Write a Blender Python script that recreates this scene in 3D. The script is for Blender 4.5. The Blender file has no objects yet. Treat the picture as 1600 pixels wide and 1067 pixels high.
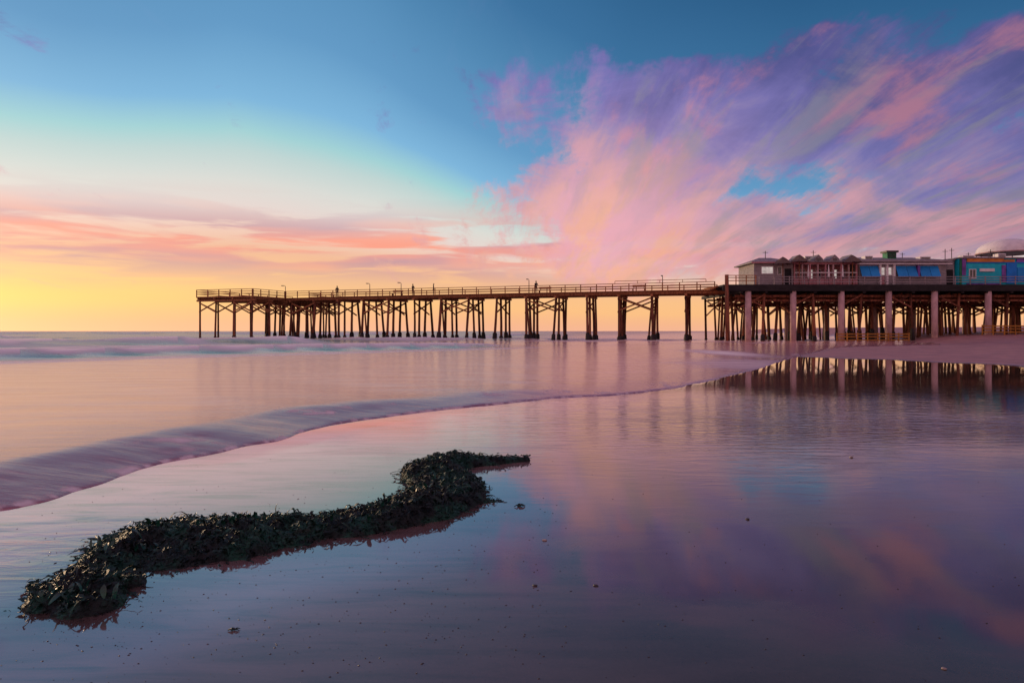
import bpy, bmesh, math, random
import numpy as np
from mathutils import Vector, Matrix, noise as mnoise

random.seed(7)
rng = np.random.default_rng(11)
sc = bpy.context.scene
col = sc.collection
R = math.radians

# ------------------------------------------------------------------ camera
CAM_H = 1.3
cam_d = bpy.data.cameras.new('camera')
cam_d.sensor_width = 36.0
cam_d.lens = 24.0
cam_d.shift_y = -0.0103
cam_d.clip_start = 0.05
cam_d.clip_end = 30000
cam = bpy.data.objects.new('camera', cam_d)
cam.location = (0, 0, CAM_H)
cam.rotation_euler = (R(90), 0, 0)
col.objects.link(cam)
sc.camera = cam

sc.view_settings.view_transform = 'Standard'
sc.view_settings.look = 'None'
sc.view_settings.exposure = 0.0
sc.view_settings.gamma = 1.0
sc.view_settings.use_curve_mapping = False

F = 1066.67
def lin(c):
    return tuple(((v / 255) / 12.92 if v / 255 <= 0.04045 else ((v / 255 + 0.055) / 1.055) ** 2.4) for v in c[:3])
def lin4(c):
    return lin(c) + (1.0,)
def azel(px, py):
    return math.atan2(px - 800, F), math.atan2(517 - py, math.hypot(F, px - 800))

# ------------------------------------------------------------------ node helper
class NT:
    def __init__(s, tree):
        s.t = tree; s.n = tree.nodes; s.l = tree.links
    def put(s, inp, v):
        if isinstance(v, bpy.types.NodeSocket): s.l.new(v, inp)
        elif v is not None: inp.default_value = v
    def math(s, op, a, b=None, c=None, clamp=False):
        n = s.n.new('ShaderNodeMath'); n.operation = op; n.use_clamp = clamp
        s.put(n.inputs[0], a)
        if b is not None: s.put(n.inputs[1], b)
        if c is not None: s.put(n.inputs[2], c)
        return n.outputs[0]
    def add(s, a, b): return s.math('ADD', a, b)
    def sub(s, a, b): return s.math('SUBTRACT', a, b)
    def mul(s, a, b): return s.math('MULTIPLY', a, b)
    def div(s, a, b): return s.math('DIVIDE', a, b)
    def smooth(s, v, a, b):
        n = s.n.new('ShaderNodeMapRange'); n.interpolation_type = 'SMOOTHSTEP'; n.clamp = True
        s.put(n.inputs[0], v); n.inputs[1].default_value = a; n.inputs[2].default_value = b
        n.inputs[3].default_value = 0; n.inputs[4].default_value = 1
        return n.outputs[0]
    def rmap(s, v, a, b, c, d):
        n = s.n.new('ShaderNodeMapRange'); n.clamp = True
        s.put(n.inputs[0], v)
        for i, q in enumerate((a, b, c, d)): s.put(n.inputs[i + 1], q)
        return n.outputs[0]
    def comb(s, x, y, z):
        n = s.n.new('ShaderNodeCombineXYZ')
        s.put(n.inputs[0], x); s.put(n.inputs[1], y); s.put(n.inputs[2], z)
        return n.outputs[0]
    def sep(s, v):
        n = s.n.new('ShaderNodeSeparateXYZ'); s.put(n.inputs[0], v); return n.outputs
    def mapping(s, v, loc=(0, 0, 0), rot=(0, 0, 0), sca=(1, 1, 1)):
        n = s.n.new('ShaderNodeMapping'); s.put(n.inputs[0], v)
        n.inputs['Location'].default_value = loc; n.inputs['Rotation'].default_value = rot; n.inputs['Scale'].default_value = sca
        return n.outputs[0]
    def noise(s, v, scale, detail=4, rough=0.5, dist=0.0, out='Fac'):
        n = s.n.new('ShaderNodeTexNoise'); s.put(n.inputs['Vector'], v)
        n.inputs['Scale'].default_value = scale; n.inputs['Detail'].default_value = detail
        n.inputs['Roughness'].default_value = rough; n.inputs['Distortion'].default_value = dist
        return n.outputs[0 if out == 'Fac' else 1]
    def ramp(s, v, stops, interp='LINEAR'):
        n = s.n.new('ShaderNodeValToRGB'); cr = n.color_ramp; cr.interpolation = interp
        cr.elements[0].position = stops[0][0]; cr.elements[0].color = stops[0][1]
        cr.elements[1].position = stops[-1][0]; cr.elements[1].color = stops[-1][1]
        for p, c in stops[1:-1]:
            e = cr.elements.new(p); e.color = c
        s.put(n.inputs[0], v)
        return n.outputs[0]
    def mix(s, f, a, b, mode='MIX'):
        n = s.n.new('ShaderNodeMix'); n.data_type = 'RGBA'; n.blend_type = mode; n.clamp_factor = True
        s.put(n.inputs[0], f); s.put(n.inputs[6], a); s.put(n.inputs[7], b)
        return n.outputs[2]

# ------------------------------------------------------------------ world: Nishita dusk sky under the afterglow colours and clouds
SUN_AZ = R(-48)       # to the left of the view, out over the sea
SUN_EL = R(6.0)
world = bpy.data.worlds.new('World'); sc.world = world; world.use_nodes = True
W = NT(world.node_tree)
bg = W.n['Background']
tc = W.n.new('ShaderNodeTexCoord')
d = tc.outputs['Generated']
X, Y, Z = W.sep(d)
Zc = W.math('MAXIMUM', Z, 0.0)
AZ = W.math('ARCTAN2', X, Y)
EL = W.math('ARCSINE', Zc)

def g(v): return (v, v, v, 1)
azn = W.add(W.mul(AZ, 1 / (2 * math.pi)), 0.5)
def an(deg): return deg / 360 + 0.5
E = W.ramp(azn, [(an(-180), g(.30)), (an(-115), g(.34)), (an(-85), g(.62)), (an(-60), g(.72)), (an(-33), g(.735)), (an(-22), g(.775)), (an(-16), g(.75)),
                 (an(-12), g(.715)), (an(-8), g(.65)), (an(0), g(.53)), (an(10), g(.42)), (an(22), g(.36)), (an(60), g(.30)), (an(180), g(.30))], 'LINEAR')
wob = W.noise(d, 2.2, 3, .5)
Erad = W.mul(W.mul(W.math('ADD', E, 0), R(20.5)), W.add(W.mul(W.sub(wob, .5), .18), 1.0))
e = W.div(EL, Erad)
S = 5.0
base = W.ramp(W.div(e, S), [(p / S, lin4(c)) for p, c in [
    (0.0, (228, 150, 140)), (0.06, (238, 168, 126)), (0.16, (248, 186, 118)), (0.28, (246, 186, 126)), (0.40, (238, 176, 138)),
    (0.50, (238, 196, 176)), (0.60, (228, 208, 200)), (0.72, (216, 214, 206)), (0.86, (188, 208, 204)), (0.95, (158, 205, 206)), (1.1, (120, 176, 214)),
    (1.4, (92, 148, 192)), (1.9, (72, 128, 172)), (2.4, (50, 106, 152)), (3.4, (26, 80, 124)), (4.9, (16, 62, 102))]])
# yellow glow close to where the sun is under the cloud bank
daz = W.sub(AZ, SUN_AZ)
yg = W.math('EXPONENT', W.mul(W.mul(daz, daz), -7.0))
ye = W.div(W.sub(EL, R(2.5)), R(1.35))
yg = W.mul(yg, W.math('EXPONENT', W.mul(W.mul(ye, ye), -1.0)))
base = W.mix(W.mul(yg, .9), base, lin4((255, 212, 88)))

# cloud sheet coordinates (a flat deck seen in perspective)
zz = W.add(Zc, 0.14)
cp = W.comb(W.div(X, zz), W.div(Y, zz), 0.0)
# low bars of cloud near the horizon on the sea side
bars = W.noise(W.comb(W.mul(AZ, 4.2), W.mul(EL, 40), 0.0), 1.0, 5, .55, .4)
be = W.div(W.sub(EL, R(6.7)), R(2.3))
bm_ = W.math('EXPONENT', W.mul(W.mul(be, be), -1.0))
bmask = W.mul(W.smooth(bars, .41, .54), bm_)
bcol = W.ramp(W.noise(W.comb(W.mul(AZ, 3.0), W.mul(EL, 22), 5.0), 1.0, 3), [(0.34, lin4((250, 146, 118))), (0.48, lin4((226, 142, 136))), (0.58, lin4((184, 128, 150)))])
base = W.mix(W.mul(bmask, .95), base, bcol)
# thin upper cirrus wisps
wis = W.noise(W.mapping(cp, rot=(0, 0, R(70)), sca=(2.4, .5, 1)), 1.0, 6, .6, .6)
wm = W.mul(W.smooth(wis, .60, .78), W.smooth(EL, R(10), R(18)))
base = W.mix(W.mul(wm, .12), base, lin4((176, 158, 214)))

# big cloud mass
blobs = [  # px, py, half width px, half height px, weight
    (990, 250, 110, 100, .46), (1060, 330, 150, 70, .44), (930, 345, 90, 70, .30), (1010, 170, 100, 40, .36), (1120, 130, 110, 50, .26),
    (1240, 190, 170, 70, .42), (1370, 170, 170, 80, .44), (1520, 190, 130, 90, .42), (1500, 300, 170, 90, .46), (1300, 360, 220, 50, .46),
    (1240, 90, 45, 60, .28), (1370, 55, 80, 22, .34), (785, 128, 62, 30, .40), (935, 105, 36, 24, .32), (1120, 400, 240, 34, .34), (1560, 95, 80, 35, .22),
    (1215, 298, 95, 24, -.50), (1480, 48, 120, 40, -.25), (1130, 40, 200, 45, -.30), (870, 190, 60, 50, .14), (840, 330, 110, 60, .20), (1170, 160, 30, 50, -.34), (1295, 130, 26, 34, -.30), (1060, 80, 60, 22, -.16), (1345, 262, 50, 14, -.22), (1598, 205, 22, 16, -.5)]
warp = W.noise(W.mapping(d, sca=(9, 9, 14)), 1.0, 4, .6, 0, 'Color')
wx, wy, wz = W.sep(warp)
AZw = W.add(AZ, W.mul(W.sub(wx, .5), .11))
ELw = W.add(EL, W.mul(W.sub(wy, .5), .085))
bias = None
for px, py, rx, ry, w in blobs:
    a, el_ = azel(px, py)
    u = W.mul(W.sub(AZw, a), F / rx * (1 + math.tan(a) ** 2) ** .0)
    v = W.mul(W.sub(ELw, el_), F / ry)
    q = W.math('MULTIPLY_ADD', u, u, W.mul(v, v))
    gsn = W.mul(W.math('EXPONENT', W.mul(q, -0.75)), w)
    bias = gsn if bias is None else W.add(bias, gsn)
# cloud cover added overhead and behind, out of frame, to brighten facades and ambient
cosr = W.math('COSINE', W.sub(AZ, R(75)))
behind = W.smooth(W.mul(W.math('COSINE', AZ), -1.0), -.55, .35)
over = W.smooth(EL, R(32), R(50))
fill_cover = W.mul(W.math('MAXIMUM', behind, over), .44)
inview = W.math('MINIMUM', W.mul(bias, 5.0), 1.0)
bias = W.add(W.sub(W.mul(bias, .74), W.mul(W.sub(1.0, W.math('MAXIMUM', inview, W.math('MAXIMUM', behind, over))), .20)), fill_cover)
st = W.mapping(cp, rot=(0, 0, R(9)), sca=(2.3, .42, 1))
f1 = W.noise(st, 2.2, 10, .66, .35)
f2 = W.noise(W.mapping(d, sca=(1, 1, 1.7)), 8.5, 9, .66, .3)
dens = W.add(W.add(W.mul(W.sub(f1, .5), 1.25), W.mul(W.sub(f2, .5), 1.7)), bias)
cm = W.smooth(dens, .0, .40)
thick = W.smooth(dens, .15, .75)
cn = W.add(W.mul(W.noise(W.mapping(d, loc=(3, 1, 0), sca=(1, 1, 1.6)), 6.5, 6, .6, .5), .5), W.mul(W.noise(W.mapping(st, loc=(4, 2, 0)), 1.9, 8, .62, .3), .5))
tt = W.add(W.div(EL, R(24.5)), W.mul(W.sub(cn, .5), 1.5))
tt = W.add(tt, W.rmap(AZ, R(5), R(37), -.08, .16))
tt = W.math('MINIMUM', W.sub(tt, W.mul(behind, .22)), W.sub(1.0, W.mul(W.math('MAXIMUM', behind, over), .60)))  # the added unseen clouds are held pink and pale for warmer ambient
ccol = W.ramp(tt, [(0.0, lin4((238, 172, 140))), (0.14, lin4((218, 152, 150))), (0.28, lin4((222, 158, 170))), (0.42, lin4((196, 146, 166))),
                   (0.54, lin4((148, 128, 180))), (0.66, lin4((122, 108, 176))), (0.85, lin4((94, 84, 150))), (1.0, lin4((78, 74, 138)))])
cor = W.add(W.mul(W.noise(W.mapping(st, loc=(9, 4, 2)), 1.7, 8, .6, .5), .6), W.mul(W.noise(W.mapping(d, loc=(9, 4, 2), sca=(1, 1, 1.5)), 8.5, 6, .62, .4), .4))
ccol = W.mix(W.mul(W.smooth(cor, .49, .60), W.mul(thick, .6)), ccol, lin4((210, 130, 146)))
gry = W.noise(W.mapping(st, loc=(2, 8, 5)), 2.4, 8, .62, .4)
ccol = W.mix(W.mul(W.smooth(gry, .48, .62), W.mul(thick, .62)), ccol, lin4((142, 134, 146)))
wa, we = azel(955, 372)
wu = W.mul(W.sub(AZw, wa), 1 / R(7.5)); wv = W.mul(W.sub(ELw, we), 1 / R(5.5))
warm = W.math('EXPONENT', W.mul(W.math('MULTIPLY_ADD', wu, wu, W.mul(wv, wv)), -.7))
ccol = W.mix(W.mul(warm, .75), ccol, W.mix(W.smooth(f1, .4, .62), lin4((240, 166, 180)), lin4((252, 176, 140))))
ca, ce = azel(1400, 195)
cu = W.mul(W.sub(AZw, ca), 1 / R(5)); cv = W.mul(W.sub(ELw, ce), 1 / R(2.2))
ccol = W.mix(W.mul(W.math('EXPONENT', W.mul(W.math('MULTIPLY_ADD', cu, cu, W.mul(cv, cv)), -.8)), W.smooth(cor, .42, .56)), ccol, lin4((186, 118, 142)))
dim = W.rmap(AZ, R(8), R(37), 1.0, .80)
ccol = W.mix(1.0, ccol, W.comb(dim, dim, dim), 'MULTIPLY')
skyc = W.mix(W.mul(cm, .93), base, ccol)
# fade the mass softly into the warm horizon haze
skyc = W.mix(W.mul(W.math('EXPONENT', W.mul(EL, -1 / R(1.6))), .75), skyc, lin4((246, 186, 148)))

ns = W.n.new('ShaderNodeTexSky'); ns.sky_type = 'NISHITA'; ns.sun_disc = False
ns.sun_elevation = SUN_EL; ns.sun_rotation = SUN_AZ
ns.air_density = 1.0; ns.dust_density = .4; ns.ozone_density = 2.0
nsc = W.mix(1.0, ns.outputs[0], (0.02, 0.02, 0.02, 1), 'MULTIPLY')
fin = W.mix(1.0, skyc, nsc, 'ADD')
W.l.new(fin, bg.inputs['Color']); bg.inputs['Strength'].default_value = 0.97

sun_d = bpy.data.lights.new('sun', 'SUN'); sun_d.energy = 2.0; sun_d.angle = R(3); sun_d.color = (1.0, .66, .38)
sun = bpy.data.objects.new('sun', sun_d); col.objects.link(sun)
sv = Vector((math.sin(SUN_AZ) * math.cos(SUN_EL), math.cos(SUN_AZ) * math.cos(SUN_EL), math.sin(SUN_EL)))
SUN_EL_DIR = sv
sun.rotation_euler = sv.to_track_quat('Z', 'Y').to_euler()
sun.location = (-40, 30, 20)

# ------------------------------------------------------------------ object helpers
def tag(o, label=None, cat=None, group=None, kind=None):
    if label: o['label'] = label
    if cat: o['category'] = cat
    if group: o['group'] = group
    if kind: o['kind'] = kind
    return o
def empty(name, loc=(0, 0, 0), rz=0, **k):
    o = bpy.data.objects.new(name, None); col.objects.link(o)
    o.location = loc; o.rotation_euler = (0, 0, rz); o.empty_display_size = .2
    return tag(o, **k)
def link_mesh(name, me, m, parent=None, loc=None):
    o = bpy.data.objects.new(name, me); col.objects.link(o)
    if m and not me.materials: me.materials.append(m)
    if parent: o.parent = parent
    if loc: o.location = loc
    return o
class MB:
    def __init__(s): s.v = []; s.f = []
    def box(s, x0, x1, y0, y1, z0, z1):
        b = len(s.v)
        s.v += [(x0, y0, z0), (x1, y0, z0), (x1, y1, z0), (x0, y1, z0), (x0, y0, z1), (x1, y0, z1), (x1, y1, z1), (x0, y1, z1)]
        s.f += [tuple(b + i for i in q) for q in ((0, 3, 2, 1), (4, 5, 6, 7), (0, 1, 5, 4), (1, 2, 6, 5), (2, 3, 7, 6), (3, 0, 4, 7))]
        return s
    def bar(s, a, b_, w, h):
        a = Vector(a); b_ = Vector(b_); t = (b_ - a).normalized()
        up = Vector((0, 0, 1)) if abs(t.z) < .95 else Vector((0, 1, 0))
        sd = t.cross(up).normalized() * (w / 2); u = sd.cross(t).normalized() * (h / 2)
        b = len(s.v)
        for p in (a, b_):
            s.v += [tuple(p - sd - u), tuple(p + sd - u), tuple(p + sd + u), tuple(p - sd + u)]
        s.f += [tuple(b + i for i in q) for q in ((0, 3, 2, 1), (4, 5, 6, 7), (0, 1, 5, 4), (1, 2, 6, 5), (2, 3, 7, 6), (3, 0, 4, 7))]
        return s
    def tube(s, pts, rad, n=8, jitter=0):
        pts = [Vector(p) for p in pts]
        if not isinstance(rad, (list, tuple)): rad = [rad] * len(pts)
        b = len(s.v)
        for i, p in enumerate(pts):
            t = (pts[min(i + 1, len(pts) - 1)] - pts[max(i - 1, 0)]).normalized()
            up = Vector((0, 0, 1)) if abs(t.z) < .9 else Vector((0, 1, 0))
            sd = t.cross(up).normalized(); u = sd.cross(t).normalized()
            for k in range(n):
                a = 2 * math.pi * k / n
                r = rad[i] * (1 + random.uniform(-jitter, jitter))
                s.v.append(tuple(p + sd * math.cos(a) * r + u * math.sin(a) * r))
        for i in range(len(pts) - 1):
            for k in range(n):
                s.f.append((b + i * n + k, b + i * n + (k + 1) % n, b + (i + 1) * n + (k + 1) % n, b + (i + 1) * n + k))
        s.f.append(tuple(b + k for k in reversed(range(n)))); s.f.append(tuple(b + (len(pts) - 1) * n + k for k in range(n)))
        return s
    def poly(s, pts, faces):
        b = len(s.v); s.v += [tuple(p) for p in pts]; s.f += [tuple(b + i for i in q) for q in faces]; return s
    def mesh(s, name, m=None, smooth=False):
        me = bpy.data.meshes.new(name); me.from_pydata(s.v, [], s.f); me.update()
        if m: me.materials.append(m)
        if smooth: me.polygons.foreach_set('use_smooth', [True] * len(me.polygons))
        return me
    def build(s, name, m, parent=None, smooth=False, loc=None):
        return link_mesh(name, s.mesh(name, m, smooth), m, parent, loc)

# ------------------------------------------------------------------ materials
def mat(name, colr, rough=.7, var=.35, scale=3.0, stretch=(1, 1, 1), bump=.3, spec=.35, col2=None, metal=0):
    m = bpy.data.materials.new(name); m.use_nodes = True
    T = NT(m.node_tree); p = T.n['Principled BSDF']
    t = T.n.new('ShaderNodeTexCoord').outputs['Object']
    oi = T.n.new('ShaderNodeObjectInfo').outputs['Random']
    v = T.mapping(t, sca=stretch)
    n1 = T.noise(v, scale, 6, .6)
    c2 = col2 or tuple(c * .45 for c in colr)
    c = T.mix(T.smooth(n1, .35, .68), tuple(colr) + (1,), tuple(c2) + (1,))
    k = T.rmap(oi, 0, 1, 1 - var * .5, 1 + var * .5)
    c = T.mix(1.0, c, T.comb(k, k, k), 'MULTIPLY')
    T.put(p.inputs['Base Color'], c)
    p.inputs['Roughness'].default_value = rough; p.inputs['Specular IOR Level'].default_value = spec
    p.inputs['Metallic'].default_value = metal
    if bump:
        b = T.n.new('ShaderNodeBump'); b.inputs['Strength'].default_value = bump; b.inputs['Distance'].default_value = .02
        T.put(b.inputs['Height'], T.noise(v, scale * 4, 4, .6)); T.l.new(b.outputs[0], p.inputs['Normal'])
    return m
M = {}
M['wood'] = mat('weathered_timber', (.42, .19, .085), .8, .5, 2.0, (3, 3, .5), .6, .2, (.22, .09, .04))
M['pile'] = mat('pile_timber', (.26, .10, .055), .8, .9, 1.5, (3, 3, .4), .8, .2, (.08, .032, .022))
M['sleeve'] = mat('tide_growth', (.030, .024, .024), .7, .4, 5, (1, 1, 1), 1.0, .4, (.012, .011, .012))
M['concrete'] = mat('concrete', (.62, .44, .43), .8, .2, 1.6, (1, 1, .6), .3, .3, (.44, .30, .30))
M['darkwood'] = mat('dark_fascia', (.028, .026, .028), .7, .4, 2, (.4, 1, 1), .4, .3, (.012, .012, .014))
M['greywall'] = mat('grey_siding', (.40, .37, .38), .7, .2, 1.5, (1, 1, 3), .3, .3, (.27, .25, .26))
M['pinkwall'] = mat('brown_rose_siding', (.62, .30, .32), .7, .3, 1.5, (1, 1, 3), .3, .3, (.42, .18, .20))
M['roofgrey'] = mat('grey_roofing', (.30, .28, .28), .65, .3, 2, (3, .5, 1), .4, .3, (.16, .155, .16))
M['blue'] = mat('blue_awning', (.02, .32, .78), .6, .2, 1.5, (1, 1, 1), .2, .3, (.015, .27, .70))
M['turq'] = mat('turquoise_paint', (.005, .62, .74), .55, .1, 1.2, (1, 1, 1), .2, .4, (.004, .48, .62))
M['brightblue'] = mat('bright_blue_paint', (.0, .26, .85), .5, .1, 1.2, (1, 1, 1), .2, .4, (.0, .2, .7))
M['purple'] = mat('purple_paint', (.26, .10, .48), .5, .1, 1.2, (1, 1, 1), .2, .4)
M['orange'] = mat('orange_fascia', (.75, .30, .06), .6, .2, 1.5, (1, 1, 1), .2, .3, (.5, .16, .03))
M['white'] = mat('white_paint', (.86, .84, .83), .6, .1, 1.5, (1, 1, 1), .15, .3, (.72, .70, .70))
M['green'] = mat('green_paint', (.02, .28, .13), .6, .1, 1.5, (1, 1, 1), .15, .3)
M['thatch'] = mat('thatch', (.26, .20, .17), .95, .4, 10, (3, 3, .5), 1.0, .1, (.05, .04, .035))
M['ochre'] = mat('ochre_timber', (.50, .24, .04), .7, .3, 2, (1, 1, 1), .3, .3, (.34, .15, .03))
M['metal'] = mat('dark_metal', (.06, .055, .06), .5, .2, 3, (1, 1, 1), .2, .5)
M['skin'] = mat('skin', (.32, .17, .12), .6, .1, 6, bump=0)
M['cloth_dark'] = mat('dark_cloth', (.035, .03, .04), .9, .3, 12)
M['shell'] = mat('shell', (.42, .36, .32), .5, .3, 20, bump=.3)
M['pebble'] = mat('pebble', (.05, .045, .05), .4, .3, 20, bump=.3)

def glass(name, c, rough=.08):
    m = bpy.data.materials.new(name); m.use_nodes = True
    p = m.node_tree.nodes['Principled BSDF']
    p.inputs['Base Color'].default_value = tuple(c) + (1,); p.inputs['Roughness'].default_value = rough
    p.inputs['Specular IOR Level'].default_value = .8
    return m
M['glass'] = glass('dark_glass', (.03, .03, .04))
def lit(name, c, s):
    m = bpy.data.materials.new(name); m.use_nodes = True
    T = NT(m.node_tree); p = T.n['Principled BSDF']
    t = T.n.new('ShaderNodeTexCoord').outputs['Object']
    k = T.rmap(T.noise(t, 2.5, 3), .3, .7, s * .5, s)
    p.inputs['Base Color'].default_value = (.2, .2, .2, 1)
    p.inputs['Emission Color'].default_value = tuple(c) + (1,); T.put(p.inputs['Emission Strength'], k)
    return m
M['litwin'] = lit('lit_window', (1, .86, .8), .55)

# ------------------------------------------------------------------ terrain: signed distance to the water's edge
def G(px, py, z=0.0):
    y = F * (CAM_H - z) / (py - 517); return ((px - 800) / F * y, y)
edge_px = [(0, 797), (60, 783), (130, 762), (190, 742), (250, 725), (310, 711), (370, 698), (430, 687), (500, 669), (560, 658), (620, 649), (700, 640),
           (780, 631), (860, 623), (930, 619), (1000, 613), (1060, 604), (1110, 594), (1160, 583), (1200, 572), (1235, 560), (1275, 550), (1315, 542)]
edge = [(-30, -18), (-14, -4), (-7.5, 1.5), (-5.2, 3.6)] + [G(*p) for p in edge_px] + [(42, 66), (50, 88), (58, 120), (85, 210), (170, 480), (480, 1400), (1800, 5200)]
edge = np.array(edge)
sea_poly = np.vstack([edge, [(-9000, 9000), (-9000, -9000), (-60, -60)]])
def seg_dist(P, A):
    best = np.full(len(P), 1e18)
    for i in range(len(A) - 1):
        a, b = A[i], A[i + 1]; ab = b - a
        t = np.clip(((P - a) @ ab) / (ab @ ab), 0, 1)
        q = a + t[:, None] * ab - P
        best = np.minimum(best, (q ** 2).sum(1))
    return np.sqrt(best)
def inside(P, poly):
    c = np.zeros(len(P), bool); n = len(poly); j = n - 1
    for i in range(n):
        xi, yi = poly[i]; xj, yj = poly[j]
        cond = ((yi > P[:, 1]) != (yj > P[:, 1]))
        with np.errstate(divide='ignore', invalid='ignore'):
            xx = (xj - xi) * (P[:, 1] - yi) / (yj - yi) + xi
        c ^= cond & (P[:, 0] < xx); j = i
    return c
def sstep(x, a, b):
    t = np.clip((x - a) / (b - a), 0, 1); return t * t * (3 - 2 * t)
def vnoise(x, y, seed=0):
    xi = np.floor(x).astype(np.int64); yi = np.floor(y).astype(np.int64); fx = x - xi; fy = y - yi
    def h(a, b):
        n = (a * 374761393 + b * 668265263 + seed * 1442695041) & 0xffffffff
        n = ((n ^ (n >> 13)) * 1274126177) & 0xffffffff
        return ((n ^ (n >> 16)) & 0xffff) / 65535.0
    ux = fx * fx * (3 - 2 * fx); uy = fy * fy * (3 - 2 * fy)
    return (h(xi, yi) * (1 - ux) + h(xi + 1, yi) * ux) * (1 - uy) + (h(xi, yi + 1) * (1 - ux) + h(xi + 1, yi + 1) * ux) * uy
def fbm(x, y, o=4, seed=0):
    s = 0; a = .5
    for k in range(o):
        s = s + a * vnoise(x * 2 ** k, y * 2 ** k, seed + k); a *= .5
    return s / (1 - .5 ** o)

# polar sheet, dense towards the view
qs = np.concatenate([np.linspace(1400, 660, 24), np.linspace(655, 3.0, 480), np.geomspace(2.9, .28, 40)])
rad = F * CAM_H / qs
ang = np.concatenate([np.linspace(-180, -62, 40), np.linspace(-60, -42, 40), np.linspace(-41.9, 41.9, 640), np.linspace(42.5, 60, 40), np.linspace(63, 177, 38)])
RR, AA = np.meshgrid(rad, np.radians(ang), indexing='ij')
PX = RR * np.sin(AA); PY = RR * np.cos(AA)
nr, na = PX.shape
P = np.stack([PX.ravel(), PY.ravel()], 1)
wobx = (fbm(P[:, 0] * .9, P[:, 1] * .9, 3, 5) - .5)
near = np.exp(-np.hypot(P[:, 0], P[:, 1]) / 60)
Pw = P + np.stack([wobx * .5 * near, (fbm(P[:, 0] * .9 + 50, P[:, 1] * .9, 3, 9) - .5) * .5 * near], 1)
sd = seg_dist(Pw, edge); ins = inside(Pw, sea_poly)
SD = np.where(ins, sd, -sd)          # positive on the sea side

def land_s(P):
    return (P[:, 0] - 14.3) * .914 + (P[:, 1] - 35.6) * .405
s_l = land_s(P)
dist = np.hypot(P[:, 0], P[:, 1])
wet_edge = s_l + (fbm(P[:, 0] * .3, P[:, 1] * .3, 4, 3) - .5) * 5.5
zs = np.where(SD < 0, 0.006 * np.clip(-SD, 0, .6), -np.minimum(.05 * SD, 1.5))
dry = np.where(SD < 0, 1.0, 0.0)
zs = zs + dry * (0.005 * np.clip(wet_edge, 0, 200) + .017 * np.clip(s_l - 34, 0, 90)) * sstep(-SD, 0, 6)
zs = zs + dry * (fbm(P[:, 0] * .35, P[:, 1] * .35, 4, 21) - .5) * .16 * sstep(wet_edge, 0, 6) * sstep(-SD, 0, 4)
# shallow pool basin round the weed
weed_c = [G(110, 945), G(240, 865), G(460, 835), G(650, 800), G(690, 760)]
weed_d = seg_dist(P, np.array(weed_c))
def ground_z(x, y):
    p = np.array([[x, y]]); s = seg_dist(p, edge)[0]; i = inside(p, sea_poly)[0]; l = land_s(p)[0]
    if i: return -min(.05 * s, 1.5)
    k = float(sstep(np.array([s]), 0, 6)[0])
    return .006 * min(s, .6) + (0.005 * min(max(l, 0), 200) + .017 * min(max(l - 34, 0), 90)) * k

def sheet(name, z, attrs, m, keep=None):
    me = bpy.data.meshes.new(name)
    V = np.stack([P[:, 0], P[:, 1], z], 1)
    idx = np.arange(nr * na).reshape(nr, na)
    a = idx[:-1, :]; b = idx[1:, :]
    a2 = np.roll(a, -1, 1); b2 = np.roll(b, -1, 1)
    # the 'roll' closes the ring from +177 back to -180
    Fq = np.stack([a.ravel(), a2.ravel(), b2.ravel(), b.ravel()], 1)[:, ::-1]
    if keep is not None:
        Fq = Fq[keep[Fq].any(1)]
    cen = None
    V2 = V
    if keep is None:
        V2 = np.vstack([V, [[0, 0, z[:na].mean()]]])
    used = np.unique(Fq)
    remap = -np.ones(len(V2), int)
    if keep is not None:
        remap[used] = np.arange(len(used)); V2 = V2[used]; Fq = remap[Fq]
    nF = len(Fq)
    tris = []
    if keep is None:
        c = len(V); tris = [(c, i, (i + 1) % na) for i in range(na)]
        tris = np.array(tris)[:, ::-1]
    nl = nF * 4 + len(tris) * 3
    me.vertices.add(len(V2)); me.vertices.foreach_set('co', V2.astype(np.float32).ravel())
    me.loops.add(nl); me.polygons.add(nF + len(tris))
    li = Fq.ravel()
    if len(tris): li = np.concatenate([li, tris.ravel()])
    me.loops.foreach_set('vertex_index', li.astype(np.int32))
    ls = np.arange(nF) * 4; lt = np.full(nF, 4)
    if len(tris):
        ls = np.concatenate([ls, nF * 4 + np.arange(len(tris)) * 3])
    me.polygons.foreach_set('loop_start', ls.astype(np.int32))
    me.update(calc_edges=True)
    me.polygons.foreach_set('use_smooth', [True] * len(me.polygons))
    for k, v in attrs.items():
        v = np.asarray(v, float)
        if keep is None: v = np.append(v, v[0])
        else: v = v[used]
        at = me.attributes.new(k, 'FLOAT', 'POINT'); at.data.foreach_set('value', v.astype(np.float32))
    me.validate()
    o = link_mesh(name, me, m); return o

# ------------------------------------------------------------------ sand material
def attr(T, name):
    n = T.n.new('ShaderNodeAttribute'); n.attribute_name = name; return n.outputs['Fac']
m = bpy.data.materials.new('wet_sand'); m.use_nodes = True; M['sand'] = m
T = NT(m.node_tree); p = T.n['Principled BSDF']
t = T.n.new('ShaderNodeTexCoord').outputs['Object']
resA = attr(T, 'residue_sheen'); dryA = attr(T, 'dry'); film = attr(T, 'film'); rip = attr(T, 'ripple')
grain = T.noise(t, 60, 5, .7); patch = T.noise(t, 1.1, 5, .6, .3)
c = T.mix(T.smooth(patch, .35, .7), (.056, .046, .034, 1), (.084, .068, .050, 1))
c = T.mix(T.mul(T.smooth(grain, .45, .75), .25), c, (.14, .10, .085, 1))
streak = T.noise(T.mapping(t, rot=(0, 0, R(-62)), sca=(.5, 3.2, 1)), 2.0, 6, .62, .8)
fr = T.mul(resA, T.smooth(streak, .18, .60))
dull = T.noise(T.mapping(t, loc=(5, 3, 0), rot=(0, 0, R(-25)), sca=(.55, 1.3, 1)), .8, 7, .66, .6)
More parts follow.
